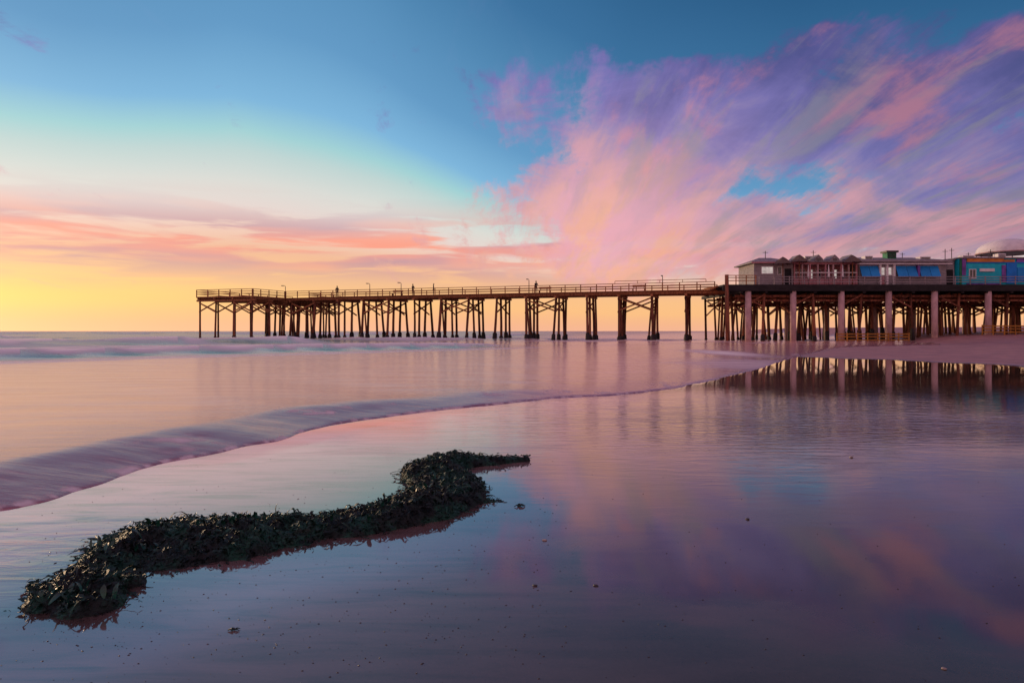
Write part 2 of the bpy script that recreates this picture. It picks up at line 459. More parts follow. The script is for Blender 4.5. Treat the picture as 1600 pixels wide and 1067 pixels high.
drc = T.mix(T.smooth(T.noise(t, .7, 7, .7), .35, .65), (.46, .23, .21, 1), (.28, .14, .14, 1))
still = attr(T, 'still'); r = T.add(T.mul(T.rmap(patch, .3, .7, .02, .06), T.sub(1.0, T.mul(still, .6))), T.mul(T.mul(T.sub(1.0, still), T.mul(T.smooth(dull, .48, .66), T.sub(1.0, film))), .13))
c = T.mix(T.mul(T.smooth(dull, .46, .68), .5), c, (.105, .085, .072, 1))
c = T.mix(T.mul(film, .55), c, (.030, .026, .026, 1))
spk = T.noise(t, 170, 2, .5)
c = T.mix(T.mul(T.smooth(spk, .66, .74), .5), c, (.016, .014, .013, 1))
c = T.mix(T.mul(fr, .85), c, (.95, .58, .62, 1))  # foam residue plus the film's bright sheen, painted into the base colour
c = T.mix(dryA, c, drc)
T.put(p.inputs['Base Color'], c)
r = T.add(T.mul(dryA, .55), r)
T.put(p.inputs['Roughness'], r)
T.put(p.inputs['IOR'], T.add(T.mul(film, .95), 1.60))
T.put(p.inputs['Specular IOR Level'], .5)
b = T.n.new('ShaderNodeBump'); b.inputs['Distance'].default_value = .03
wv = T.noise(T.mapping(t, rot=(0, 0, R(12)), sca=(1.0, 3.2, 1)), 2.4, 5, .55, .6)
low = T.noise(t, .8, 3, .5)
hgt = T.add(T.mul(rip, T.mul(wv, 1.2)), T.add(T.mul(low, .06), T.add(T.mul(grain, .004), T.mul(dryA, T.mul(T.noise(t, 2.2, 6, .7), 4.0)))))
T.put(b.inputs['Height'], hgt); b.inputs['Strength'].default_value = .45
T.l.new(b.outputs[0], p.inputs['Normal'])

# film: thin water sheet left by the last wave + pool round the weed
band_d = seg_dist(P, np.array([G(-60, 1075), G(60, 1035), G(250, 955), G(450, 895), G(650, 860), G(790, 800), G(850, 760)]))
film_a = np.clip(np.exp(-(band_d / (.30 + .03 * dist)) ** 2) * .9 + np.exp(-np.clip(-SD - .1, 0, 99) / 1.2) + np.exp(-(weed_d / .75) ** 2) * .7, 0, 1) * dry
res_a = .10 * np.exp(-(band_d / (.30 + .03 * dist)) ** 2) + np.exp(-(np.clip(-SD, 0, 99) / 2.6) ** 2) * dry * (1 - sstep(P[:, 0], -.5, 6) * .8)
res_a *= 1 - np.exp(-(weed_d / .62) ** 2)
film_a *= 1 - .75 * sstep(P[:, 0], 2, 9)
rx, ry = G(1060, 650)
rip_a = np.exp(-(((P[:, 0] - 2.4) / 2.3) ** 2 + ((P[:, 1] - 10.5) / 3.2) ** 2)) * .9 + np.exp(-(((P[:, 0] - 7.8) / 4.2) ** 2 + ((P[:, 1] - 9.2) / 1.0) ** 2)) * 1.2 + .35 * np.exp(-(((P[:, 0] - 5) / 3) ** 2 + ((P[:, 1] - 12) / 1.6) ** 2)) \
    + .10 * np.exp(-(((P[:, 0] - 8) / 6) ** 2 + ((P[:, 1] - 14) / 5) ** 2)) + .4 * np.exp(-(((P[:, 0] + 3.0) / 1.0) ** 2 + ((P[:, 1] - 4.0) / .8) ** 2))
dry_a = sstep(wet_edge, -.6, 1.2) * dry
sand = sheet('sand', zs, {'dry': dry_a, 'film': film_a, 'residue_sheen': res_a, 'still': sstep(dist, 9, 15) * sstep(P[:, 0], 1, 5), 'ripple': rip_a}, M['sand'])
tag(sand, kind='structure')

# ------------------------------------------------------------------ sea
nw = np.array([-.70, .714]); lt_ = np.array([.714, .70])
wv_w = P @ nw; lat = P @ lt_
bend = (fbm(lat * .03, lat * 0 + 3, 3, 2) - .5) * 9 + (fbm(lat * .15, lat * 0 + 8, 3, 4) - .5) * 1.6
crests = [(39.5, .42, 1.2, 3.2, 31, 14), (53, .16, 1.3, 3.5, 30, 18), (72, .62, 1.6, 5, 60, 30), (98, .35, 1.8, 6, 80, 40), (140, .70, 2.5, 9, 140, 60), (205, .7, 3, 12, 190, 90), (300, .5, 4, 16, 300, 150), (460, .45, 6, 24, 500, 200)]
zw = np.zeros(len(P)); foam = np.zeros(len(P))
for k, (w0, A, sf, sb, l0, ls_) in enumerate(crests):
    x = wv_w - w0 - bend * (w0 / 40) ** .6
    amp = A * (.55 + .9 * fbm(lat * .045 * (40 / w0) ** .5 + 13 * k, lat * 0 + k, 3, 30 + k)) * (1 - sstep(lat, l0, l0 + ls_) * .85) * (.35 + .65 * sstep(lat, -60, 0))
    pr = np.where(x < 0, np.exp(-(x / sf) ** 2), np.exp(-(x / sb) ** 2))
    zw += amp * pr
    fm = np.where(x < 0, np.exp(-((x + sf * .42) / (sf * .42)) ** 2), np.exp(-(x / (sb * .9)) ** 2)) * sstep(amp / A, .25, .6)
    foam = np.maximum(foam, fm * np.clip(amp / A * 1.2, 0, 1) * (1.0 if w0 < 250 else .7))
    # spilled foam in front of the breaker
    foam = np.maximum(foam, .55 * np.exp(-((x + sf * 4.2) / (sf * 1.1)) ** 2) * np.clip(amp / A, 0, 1) * (w0 < 160))
swell = (fbm(wv_w * .16, lat * .03, 3, 77) - .5) * .10 * sstep(SD, 2, 20) + (fbm(P[:, 0] * .6, P[:, 1] * 1.2, 3, 78) - .5) * .02 * sstep(SD, .4, 3)
# water round the pier legs is broken up
px_, py_ = 20, 90
pier_d = np.abs((P[:, 0] - 26.1) * .332 + (P[:, 1] - 90) * .943)
chop = np.exp(-(pier_d / 22) ** 2) * sstep(SD, 0, 8)
zw += chop * (fbm(P[:, 0] * .5, P[:, 1] * .35, 4, 90) - .5) * .22
foam = np.maximum(foam, chop * .75 * sstep(fbm(P[:, 0] * .12, P[:, 1] * .3, 4, 93), .5, .72))
fx, fy = G(1128, 552)
foam = np.maximum(foam, .9 * np.exp(-(((P[:, 0] - fx) / 1.4) ** 2 + ((P[:, 1] - fy) / 6) ** 2)))
foam = np.maximum(foam, .55 * np.exp(-(((P[:, 0] - G(1180, 570)[0]) / 3) ** 2 + ((P[:, 1] - G(1180, 570)[1]) / 5) ** 2)))
bore = .105 * (1 - sstep(P[:, 0], -1.5, 3.0) * .86) * (.55 + .75 * fbm(lat * .5, lat * 0 + 4, 2, 41)) * (.55 + .45 * sstep(dist, 4, 8))
bw = .75 + .045 * dist
lip = .022 * (1 - np.exp(-np.clip(SD, 0, 99) / .10)) + bore * sstep(SD, .0, bw) * np.exp(-np.clip(SD - 1.0, 0, 99) / 9)
zsea = np.where(SD > 0, .004 + lip + zw * sstep(SD, 1, 10) + swell, .004 + SD * .5)
zsea = np.clip(zsea, -.3, None)
lace = fbm(P[:, 0] * 9, P[:, 1] * 9, 4, 61); lace2 = fbm(P[:, 0] * 2.2, P[:, 1] * 2.2, 3, 62)
rim = np.exp(-((SD - .03) / (.03 + .10 * lace2)) ** 2) * sstep(lace + .5 * lace2, .55, .95)
trail = np.exp(-((SD - .6) / .7) ** 2) * sstep(lace2, .5, .8) * sstep(fbm(lat * 1.2, wv_w * 7, 3, 65), .42, .62) * .85
foam = np.clip(np.maximum(foam, np.maximum(rim * .8, trail) * np.exp(-dist / 60)), 0, 1)
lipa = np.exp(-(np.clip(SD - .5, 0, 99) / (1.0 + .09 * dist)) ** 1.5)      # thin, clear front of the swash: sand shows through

m = bpy.data.materials.new('sea_water'); m.use_nodes = True; M['sea'] = m
T = NT(m.node_tree); p = T.n['Principled BSDF']
t = T.n.new('ShaderNodeTexCoord').outputs['Object']
fo = attr(T, 'foam'); lp = attr(T, 'thin'); dd = attr(T, 'offshore'); fc = attr(T, 'face')
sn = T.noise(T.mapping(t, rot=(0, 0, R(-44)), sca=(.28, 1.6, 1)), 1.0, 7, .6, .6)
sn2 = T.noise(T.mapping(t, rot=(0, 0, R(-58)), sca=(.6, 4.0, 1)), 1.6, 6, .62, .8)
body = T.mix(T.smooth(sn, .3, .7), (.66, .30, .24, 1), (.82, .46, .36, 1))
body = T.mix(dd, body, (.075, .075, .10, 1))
body = T.mix(fc, body, (.012, .011, .014, 1))  # shaded look of the wave faces put into the base colour
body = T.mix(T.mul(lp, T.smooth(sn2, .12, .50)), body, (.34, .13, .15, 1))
ff = T.mul(fo, T.smooth(T.add(sn, T.mul(fo, .50)), .50, .76))
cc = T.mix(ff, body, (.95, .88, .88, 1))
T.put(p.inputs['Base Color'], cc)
T.put(p.inputs['Roughness'], T.add(T.mul(ff, .5), T.rmap(dd, 0, 1, .20, .26)))
T.put(p.inputs['IOR'], T.math('MAXIMUM', T.sub(T.sub(T.sub(2.0, T.mul(fc, .62)), T.mul(ff, .3)), T.mul(lp, .66)), 1.24))
b = T.n.new('ShaderNodeBump'); b.inputs['Distance'].default_value = .04; b.inputs['Strength'].default_value = .35
h1 = T.noise(T.mapping(t, rot=(0, 0, R(-44)), sca=(.5, 1.8, 1)), 1.5, 5, .55, .3)
T.put(b.inputs['Height'], T.add(T.mul(h1, T.rmap(dd, 0, 1, .35, 2.2)), T.mul(sn2, .40)))
T.l.new(b.outputs[0], p.inputs['Normal'])
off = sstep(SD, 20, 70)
# steep shoreward faces of the breakers, their darker shading painted in as near-black
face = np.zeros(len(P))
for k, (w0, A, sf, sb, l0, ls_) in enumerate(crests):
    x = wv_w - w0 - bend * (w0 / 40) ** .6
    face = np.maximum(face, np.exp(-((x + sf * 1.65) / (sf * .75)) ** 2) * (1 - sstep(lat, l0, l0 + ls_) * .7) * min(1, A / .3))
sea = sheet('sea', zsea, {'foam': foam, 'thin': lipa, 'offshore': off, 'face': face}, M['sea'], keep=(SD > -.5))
tag(sea, kind='structure')

# ------------------------------------------------------------------ pier (long timber fishing pier with T head)
D = Vector((-.9433, .3320, 0)); N = Vector((.3320, .9433, 0)); A0 = Vector((26.1, 90.0, 0))
def pp(s, t, z): return A0 + D * s + N * t + Vector((0, 0, z))
ZU, ZT = 6.28, 6.72      # underside and top of the deck
PW = 6.0
pier = empty('pier', (A0.x, A0.y, 0), label='long brown timber pier on rows of piles running out to a wider head at sea', cat='pier')
PI_ = Matrix.Translation(-Vector((A0.x, A0.y, 0)))
def pb(mb, name, m, parent=pier, smooth=False):
    off_ = Vector((A0.x, A0.y, 0)); mb.v = [tuple(Vector(v) - off_) for v in mb.v]
    return mb.build(name, m, parent, smooth)
def make_pile(a, b_, r, bottom_sleeve=True, parent=pier, mt=None, hs=1.9):
    mb = MB(); a = Vector(a); b_ = Vector(b_)
    mid = a.lerp(b_, .5) + Vector((random.uniform(-.03, .03), random.uniform(-.03, .03), 0))
    mb.tube([a, mid, b_], [r * 1.12, r, r * .92], 9, .05)
    o = pb(mb, 'pile', mt or M['pile'], parent, True)
    if bottom_sleeve:
        k = hs * random.uniform(.8, 1.15); L = (b_ - a).length
        q = MB(); q.tube([a, a.lerp(b_, k * .5 / L), a.lerp(b_, (k * .93) / L), a.lerp(b_, k / L)], [r * 2.2, r * 2.05, r * 1.7, r * 1.05], 10, .08)
        s_ = pb(q, 'growth_collar', M['sleeve'], o, True)
    return o
r_ = .175
bents = [-1.4 + 4.5 * k for k in range(0, 17)]
for k, s in enumerate(bents[1:], 1):
    ts = (.25, 1.9, 4.1, 5.75)
    for j, t_ in enumerate(ts):
        rake = (-.6, -.15, .2, .6)[j]
        sl = random.uniform(-.38, .38)
        if k in (1, 2) and j in (1,): continue
        make_pile(pp(s + sl, t_ + rake, -1.0), pp(s, t_, ZU - .3), r_ * random.uniform(.9, 1.15))
    mb = MB(); mb.bar(pp(s, -.35, ZU - .15), pp(s, PW + .35, ZU - .15), .32, .30); pb(mb, 'cap_beam', M['wood'])
    # cross bracing of the bent
    for (u0, u1) in ((.3, 5.7), (5.7, .3)):
        mb = MB(); mb.bar(pp(s + .18, u0, ZU - .5), pp(s + .18, u1, 3.9), .07, .22); pb(mb, 'brace', M['wood'])
# longitudinal X braces in every third bay
for k in (2, 5, 8, 11, 14):
    for t_ in (.1, 5.9):
        for zz_ in ((ZU - .45, 4.1), (4.1, ZU - .45)):
            mb = MB(); mb.bar(pp(bents[k], t_, zz_[0]), pp(bents[k + 1], t_, zz_[1]), .07, .2); pb(mb, 'brace', M['wood'])
    for s in (bents[k], bents[k + 1]):
        make_pile(pp(s + (.55 if s == bents[k] else -.55), .5, -1), pp(s, .5, ZU - .3), .13)
S1 = 78.0
SH0 = 67.0
# deck: stringers and deck boards edge
for t_ in (.05, 2.0, 4.0, 5.95):
    mb = MB(); mb.bar(pp(-2.0, t_, ZU + .13), pp(SH0, t_, ZU + .13), .14, .26); pb(mb, 'stringer', M['wood'])
mb = MB(); mb.bar(pp(-2.0, PW / 2, ZT - .08), pp(SH0 - .01, PW / 2, ZT - .08), PW + .5, .12); pb(mb, 'deck', M['wood'])
# T head
HT0, HT1 = -8.0, 16.0
mb = MB(); mb.bar(pp(SH0, (HT0 + HT1) / 2, ZT - .1), pp(S1, (HT0 + HT1) / 2, ZT - .1), HT1 - HT0, .2); pb(mb, 'head_deck', M['wood'])
for s in (67.3, 70.9, 74.5, 77.7):
    mb = MB(); mb.bar(pp(s, HT0, ZU + .1), pp(s, HT1, ZU + .1), .16, .3); pb(mb, 'stringer', M['wood'])
tt_ = [HT0 + .4 + 3.9 * i for i in range(7)]
for t_ in tt_:
    mb = MB(); mb.bar(pp(66.8, t_, ZU - .2), pp(S1 + .2, t_, ZU - .2), .28, .28); pb(mb, 'cap_beam', M['wood'])
    for s in (67.4, 70.9, 74.4, 77.6):
        make_pile(pp(s + random.uniform(-.3, .3), t_ + random.uniform(-.3, .3), -1.5), pp(s, t_, ZU - .34), .15)
    for a_, b_ in (((67.4, ZU - .5), (70.9, 4.3)), ((70.9, ZU - .5), (67.4, 4.3)), ((74.4, ZU - .5), (77.6, 4.3)), ((77.6, ZU - .5), (74.4, 4.3))):
        mb = MB(); mb.bar(pp(a_[0], t_ - .2, a_[1]), pp(b_[0], t_ - .2, b_[1]), .07, .2); pb(mb, 'brace', M['wood'])
for i in range(6):
    for s in (67.2, 77.8):
        mb = MB(); mb.bar(pp(s, tt_[i], ZU - .5), pp(s, tt_[i + 1], 4.4), .07, .2); pb(mb, 'brace', M['wood'])
# railings: top rail, two lower rails, posts
def railing(a, b_, n, parent=pier, zb=ZT, h=1.05, m=None, pbf=pb, rails=(1.0, .68, .36)):
    m = m or M['wood']
    a = Vector(a); b_ = Vector(b_)
    for q in rails:
        mb = MB(); mb.bar(a + Vector((0, 0, h * q)), b_ + Vector((0, 0, h * q)), .10 if q == 1.0 else .05, .09 if q == 1.0 else .11); pbf(mb, 'rail', m, parent)
    for i in range(n + 1):
        c_ = a.lerp(b_, i / n); mb = MB(); mb.box(c_.x - .06, c_.x + .06, c_.y - .06, c_.y + .06, c_.z, c_.z + h + .02); pbf(mb, 'rail_post', m, parent)
railing(pp(-.6, -.12, ZT), pp(SH0, -.12, ZT), 30)
railing(pp(-.6, PW + .12, ZT), pp(SH0, PW + .12, ZT), 30)
railing(pp(SH0, HT0 + .1, ZT), pp(S1, HT0 + .1, ZT), 5)
railing(pp(SH0 + .1, HT0, ZT), pp(SH0 + .1, -.3, ZT), 4)
railing(pp(S1 - .1, HT0, ZT), pp(S1 - .1, HT1, ZT), 10)
railing(pp(SH0 + .1, PW + .3, ZT), pp(SH0 + .1, HT1, ZT), 4)
mb = MB(); mb.bar(pp(.5, -.12, ZT + 1.42), pp(12.6, -.12, ZT + 1.42), .12, .07); pb(mb, 'wind_rail', M['wood'])
for s in (.5, 3.5, 6.5, 9.5, 12.6):
    mb = MB(); mb.bar(pp(s, -.12, ZT + 1.05), pp(s, -.12, ZT + 1.40), .06, .06); pb(mb, 'rail_post', M['wood'])
# benches on the deck
def bench(s, t, label):
    o = empty('bench', pp(s, t, ZT), math.atan2(D.y, D.x), label=label, cat='bench', group='benches on the pier deck')
    MB().box(-.9, .9, -.2, .25, .42, .48).build('seat', M['wood'], o)
    MB().bar((-.9, -.24, .78), (.9, -.24, .78), .05, .3).build('backrest', M['wood'], o)
    for x in (-.8, .8): MB().box(x - .05, x + .05, -.22, .22, 0, .42).build('leg', M['wood'], o)
    for x in (-.7, .7): MB().box(x - .04, x + .04, -.27, -.21, .42, .9).build('back_post', M['wood'], o)
bench(9.5, 1.0, 'timber bench on the pier deck nearest the buildings')
bench(23, 1.0, 'timber bench on the pier deck near the middle lamp post')
bench(47, 1.0, 'timber bench on the pier deck beyond the two standing people')

# lamp posts
def lamp(s, t, label, h=2.6):
    o = empty('lamp_post', pp(s, t, ZT), math.atan2(D.y, D.x), label=label, cat='lamp post', group='lamp posts along the pier railing')
    MB().tube([(0, 0, 0), (0, 0, h)], [.07, .045], 8).build('pole', M['metal'], o, True)
    MB().tube([(0, 0, h), (0, .25, h + .12), (0, .6, h + .1)], .03, 6).build('arm', M['metal'], o, True)
    MB().box(-.12, .12, .5, .95, h + .02, h + .12).build('lamp_head', M['metal'], o)
def s_at(px):   # along-pier coordinate for a view bearing
    k = (px - 800) / F; return (26.1 - 90 * k) / (.9433 + .332 * k)
for px, lb in ((1035, 'slim lamp post over the pier bay with X bracing nearest the buildings'), (826, 'slim lamp post at the middle of the pier'),
               (626, 'slim lamp post just left of the standing people'), (577, 'slim lamp post towards the sea end, left of all other pier people but one'),
               (445, 'slim lamp post where the pier meets its wide head')):
    lamp(s_at(px), .15, lb, 1.9)

# people on the pier
def person(loc, rz, pose, label, shirt):
    o = empty('person', loc, rz, label=label, cat='person', group='people on the pier')
    V = [(0, 0, .95), (0, 0, 1.12), (0, .0, 1.38), (0, .01, 1.50), (0, .02, 1.60), (0, .03, 1.71)]
    Rr = [.15, .13, .16, .06, .085, .07]
    Ed = [(i, i + 1) for i in range(5)]
    def add(parent, pts, rs):
        k = parent
        for q, r in zip(pts, rs):
            V.append(q); Rr.append(r); Ed.append((k, len(V) - 1)); k = len(V) - 1
    lean = pose == 'lean'
    for sx in (-1, 1):
        add(0, [(sx * .10, 0, .86), (sx * .12, .03, .48), (sx * .12, 0, .09), (sx * .13, .14, .04)], [.10, .065, .045, .04])
        if lean: add(2, [(sx * .2, 0, 1.40), (sx * .25, .10, 1.14), (sx * .16, .34, 1.08), (sx * .12, .42, 1.08)], [.06, .045, .035, .035])
        else: add(2, [(sx * .2, 0, 1.40), (sx * .25, -.02, 1.12), (sx * .26, .08, .88), (sx * .26, .11, .79)], [.06, .045, .035, .035])
    me = bpy.data.meshes.new('person_body'); me.from_pydata(V, Ed, []); me.update()
    b_ = link_mesh('body', me, shirt, o)
    md = b_.modifiers.new('skin', 'SKIN'); md.use_smooth_shade = True
    for i, r in enumerate(Rr): me.skin_vertices[0].data[i].radius = (r, r * .8 if i < 3 else r)
    me.skin_vertices[0].data[0].use_root = True
    ss = b_.modifiers.new('sub', 'SUBSURF'); ss.levels = 1; ss.render_levels = 1
    bm = bmesh.new(); bmesh.ops.create_icosphere(bm, subdivisions=2, radius=.115, matrix=Matrix.Translation((0, .0, 1.70)) @ Matrix.Diagonal((.85, 1, 1.05, 1)))
    for v in [v for v in bm.verts if v.co.y > .03 and v.co.z < 1.72]: bm.verts.remove(v)
    hm = bpy.data.meshes.new('hair'); bm.to_mesh(hm); bm.free(); link_mesh('hair', hm, M['cloth_dark'], o)
rzp = math.atan2(D.y, D.x)
person(pp(s_at(643), .45, ZT), rzp + 2.9, 'lean', 'person in dark clothes leaning on the rail, right of a lamp post', M['cloth_dark'])
person(pp(s_at(675), .55, ZT), rzp - 1.2, 'stand', 'person in dark clothes standing on the pier, further from the lamp post', M['cloth_dark'])
person(pp(s_at(524), .5, ZT), rzp + .6, 'stand', 'person standing alone towards the seaward end of the pier', M['cloth_dark'])
person(pp(s_at(836), .5, ZT), rzp + 3.0, 'lean', 'person leaning on the rail beside the middle lamp post', M['cloth_dark'])

# ------------------------------------------------------------------ wide platform carrying the buildings
plat = empty('pier_platform', (26, 86, 0), label='broad dark raised pier platform on crowded piles under the coloured buildings', cat='pier platform')
def qb(mb, name, m, parent=None, smooth=False, base=Vector((26, 86, 0))):
    mb.v = [tuple(Vector(v) - base) for v in mb.v]; return mb.build(name, m, parent or plat, smooth)
X0, X1, Y0, Y1 = 26.6, 84.0, 86.0, 104.0
ZP = 7.12
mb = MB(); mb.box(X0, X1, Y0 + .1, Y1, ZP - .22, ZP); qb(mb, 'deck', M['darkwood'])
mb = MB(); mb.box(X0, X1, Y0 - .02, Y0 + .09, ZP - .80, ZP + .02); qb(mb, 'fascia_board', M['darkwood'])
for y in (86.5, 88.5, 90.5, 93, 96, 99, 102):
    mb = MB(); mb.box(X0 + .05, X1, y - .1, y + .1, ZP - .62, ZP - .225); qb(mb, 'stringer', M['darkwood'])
xs = [29.0 + 3.1 * i for i in range(18)]
for i, x in enumerate(xs):
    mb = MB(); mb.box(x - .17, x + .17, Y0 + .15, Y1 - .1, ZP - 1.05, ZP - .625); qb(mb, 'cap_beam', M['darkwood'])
    for j, y in enumerate((86.9, 90.3, 94.0, 98.0, 102.5)):
        if j == 0 and i % 2 == 0: continue
        rk = random.uniform(-.45, .45); gz = ground_z(x, y)
        mbase = Vector((x + rk, y + random.uniform(-.5, .5), min(gz - .4, -.3)))
        pm = MB(); r = random.uniform(.14, .19); top = Vector((x, y, ZP - 1.05))
        pm.tube([mbase, mbase.lerp(top, .5), top], [r * 1.1, r, r * .92], 9, .04)
        po = qb(pm, 'pile', M['pile'], None, True)
        if x < 52:
            q = MB(); L = (top - mbase).length; h = random.uniform(1.6, 2.3)
            q.tube([mbase, mbase.lerp(top, h * .9 / L), mbase.lerp(top, h / L)], [r * 1.7, r * 1.5, r * 1.05], 10, .08)
            qb(q, 'growth_collar', M['sleeve'], po, True)
    for (a_, b_) in ((86.9, 94.0), (94.0, 86.9), (94.0, 102.5), (102.5, 94.0)):
        mb = MB(); mb.bar((x + .2, a_, ZP - 1.3), (x + .2, b_, 3.6), .07, .22); qb(mb, 'brace', M['pile'])
for i in range(0, 17):
    for y in ((86.7, 94.2) if i % 2 == 0 else (90.1, 98.2)):
        za, zb_ = (ZP - 1.2, 4.3) if random.random() < .5 else (4.3, ZP - 1.2)
        mb = MB(); mb.bar((xs[i], y, za), (xs[i + 1], y, zb_), .07, .2); qb(mb, 'brace', M['pile'])
        if i % 3 == 0:
            mb = MB(); mb.bar((xs[i], y + .12, zb_), (xs[i + 1], y + .12, za), .07, .2); qb(mb, 'brace', M['pile'])
for i in range(46):
    x = 30 + i * 1.05 + random.uniform(-.3, .3); y = random.uniform(89, 103.5); gz = ground_z(x, y)
    rk = random.choice((-1, 1)) * random.uniform(.1, .9)
    pm = MB(); r = random.uniform(.12, .17); pm.tube([(x + rk, y, min(gz - .4, -.3)), (x, y, ZP - .63)], [r * 1.1, r * .92], 9, .04); qb(pm, 'pile', M['pile'], None, True)
for y in (87.3, 91.5, 95.2, 99.5):
    for z in (5.75, 4.9 if y > 90 else 5.2):
        mb = MB(); mb.bar((28.5, y, z), (X1, y, z), .12, .26); qb(mb, 'waler', M['pile'])
for i in range(len(xs) - 1):
    for y in (88.4, 92.3, 96.3, 100.6):
        za, zb_ = (ZP - .9, 5.0) if (i + int(y)) % 2 else (5.0, ZP - .9)
        mb = MB(); mb.bar((xs[i], y, za), (xs[i + 1], y, zb_), .08, .22); qb(mb, 'brace', M['pile'])
for x in (29.9, 35.6, 41.7, 47.7, 53.5, 60.3, 66.8):
    gz = ground_z(x, 86.3)
    mb = MB(); mb.tube([(x, 86.45, min(gz, 0) - .4), (x, 86.45, ZP - .63)], .38, 14); qb(mb, 'concrete_column', M['concrete'], None, True)
for x, y in ((38.5, 95.5), (44.7, 97), (50.8, 95.5), (57, 97), (63.4, 95.5)):
    mb = MB(); mb.tube([(x, y, -.4), (x, y, ZP - .63)], .36, 14); qb(mb, 'concrete_column', M['concrete'], None, True)
# end post and step where the lower pier meets the platform
mb = MB(); mb.tube([(27.1, 85.7, -1), (26.95, 85.7, 8.35)], [.30, .24], 10, .03); qb(mb, 'corner_post', M['pile'], None, True)
for s0 in range(3):
    mb = MB(); mb.box(25.7 + .3 * s0, 26.0 + .3 * s0, 88.0, 93.5, ZT + .003 + .13 * s0 - .08, ZT + .13 + .13 * s0); qb(mb, 'step', M['wood'])
for z in (8.28, 8.0, 7.62):
    mb = MB(); mb.bar((27.0, 85.95, z), (30.8, 85.95, z), .07, .09); qb(mb, 'rail', M['wood'])
for x in (28.2, 29.5, 30.7):
    mb = MB(); mb.box(x - .05, x + .05, 85.9, 86.0, ZP, 8.3); qb(mb, 'rail_post', M['wood'])
for z in (8.12, 7.80, 7.48):
    mb = MB(); mb.bar((30.9, 86.02, z), (X1, 86.02, z), .07, .08); qb(mb, 'rail', M['greywall'])
x = 31.2
while x < X1:
    mb = MB(); mb.box(x - .05, x + .05, 86.0 + .07, 86.0 + .16, ZP, 8.2); qb(mb, 'rail_post', M['greywall']); x += 1.9

# ------------------------------------------------------------------ buildings
def bld(name, x, y, label, cat='building'):
    return empty(name, (x, y, ZP), 0, label=label, cat=cat)
def win(parent, x0, x1, z0, z1, y, frame=M['white'], pane=M['glass'], mull=0):
    f = MB(); w = .09
    f.box(x0, x1, y - .07, y + .03, z0, z0 + w).box(x0, x1, y - .07, y + .03, z1 - w, z1).box(x0, x0 + w, y - .066, y + .03, z0 + w, z1 - w).box(x1 - w, x1, y - .066, y + .03, z0 + w, z1 - w)
    for i in range(mull):
        xm = x0 + (x1 - x0) * (i + 1) / (mull + 1); f.box(xm - .04, xm + .04, y - .06, y + .03, z0 + w, z1 - w)
    o = f.build('window', frame, parent)
    MB().box(x0 + w, x1 - w, y - .02, y + .0, z0 + w, z1 - w).build('pane', pane, o)
    return o
def hip(parent, x0, x1, y0, y1, z0, h, m, ov=.4, ins_=None, name='roof'):
    x0 -= ov; x1 += ov; y0 -= ov; y1 += ov; ym = (y0 + y1) / 2; i = ins_ if ins_ is not None else (y1 - y0) / 2
    mb = MB(); mb.poly([(x0, y0, z0), (x1, y0, z0), (x1, y1, z0), (x0, y1, z0), (x0, y0, z0 + .15), (x1, y0, z0 + .15), (x1, y1, z0 + .15), (x0, y1, z0 + .15), (x0 + i, ym, z0 + h), (x1 - i, ym, z0 + h)],
             [(0, 3, 2, 1), (0, 1, 5, 4), (1, 2, 6, 5), (2, 3, 7, 6), (3, 0, 4, 7), (4, 5, 9, 8), (6, 7, 8, 9), (5, 6, 9), (7, 4, 8)])
    return mb.build(name, m, parent)
def boards(parent, x0, x1, z0, z1, y, m, hgt=.32, gap=.03, name='siding_board'):
    z = z0
    while z < z1 - .02:
        t_ = min(z + hgt, z1)
        MB().box(x0, x1, y - .035, y, z, t_ - gap).build(name, m, parent); z += hgt

# A: small grey bar house
o = bld('bar_house', 31.2, 88.0, 'small grey house with white serving window at the seaward end of the platform')
MB().box(0, 5.0, 0, 6, 0, 2.9).build('wall', M['greywall'], o)
boards(o, 0, 5.0, .05, 1.3, -.003, M['greywall'])
hip(o, 0, 5.0, 0, 6, 2.9, 1.0, M['roofgrey'], .5, 2.2)
win(o, .9, 2.5, 1.5, 2.5, 0, M['white'], M['litwin'])
win(o, 3.0, 3.6, 1.4, 2.5, 0)
dr = MB().box(3.95, 4.8, -.05, .02, 0.02, 2.2).build('door', M['darkwood'], o); MB().box(4.65, 4.7, -.1, -.05, 1.0, 1.15).build('handle', M['metal'], dr)
MB().box(-.5, 5.5, -.62, -.5, 2.86, 3.0).build('fascia', M['pinkwall'], o)
# B: open arcade restaurant
o = bld('restaurant', 36.4, 88.0, 'rose brown restaurant with a row of open bays and four little dormers')
L_ = 8.0
MB().box(0, L_, 2.0, 8, 0, 3.0).build('wall', M['pinkwall'], o)
MB().box(0, L_, -.02, .08, 0, .95).build('parapet', M['pinkwall'], o)
for i in range(9):
    x = i * L_ / 8; MB().box(x - .09, x + .09, -.1, .12, 0, 3.0).build('post', M['concrete'] if i % 2 else M['pinkwall'], o)
MB().box(0, L_, -.12, .10, 1.62, 1.74).build('bar_counter', M['white'], o)
MB().box(-.1, L_ + .1, -.15, 2.0, 2.75, 3.0).build('beam', M['pinkwall'], o)
for i in range(7):
    x = .45 + i * 1.06
    win(o, x, x + .7, 1.0, 2.3, 2.0, M['white'], M['litwin'] if i in (2, 5) else M['glass'])
hip(o, 0, L_, 0, 8, 3.0, .8, M['roofgrey'], .45, 3.2)
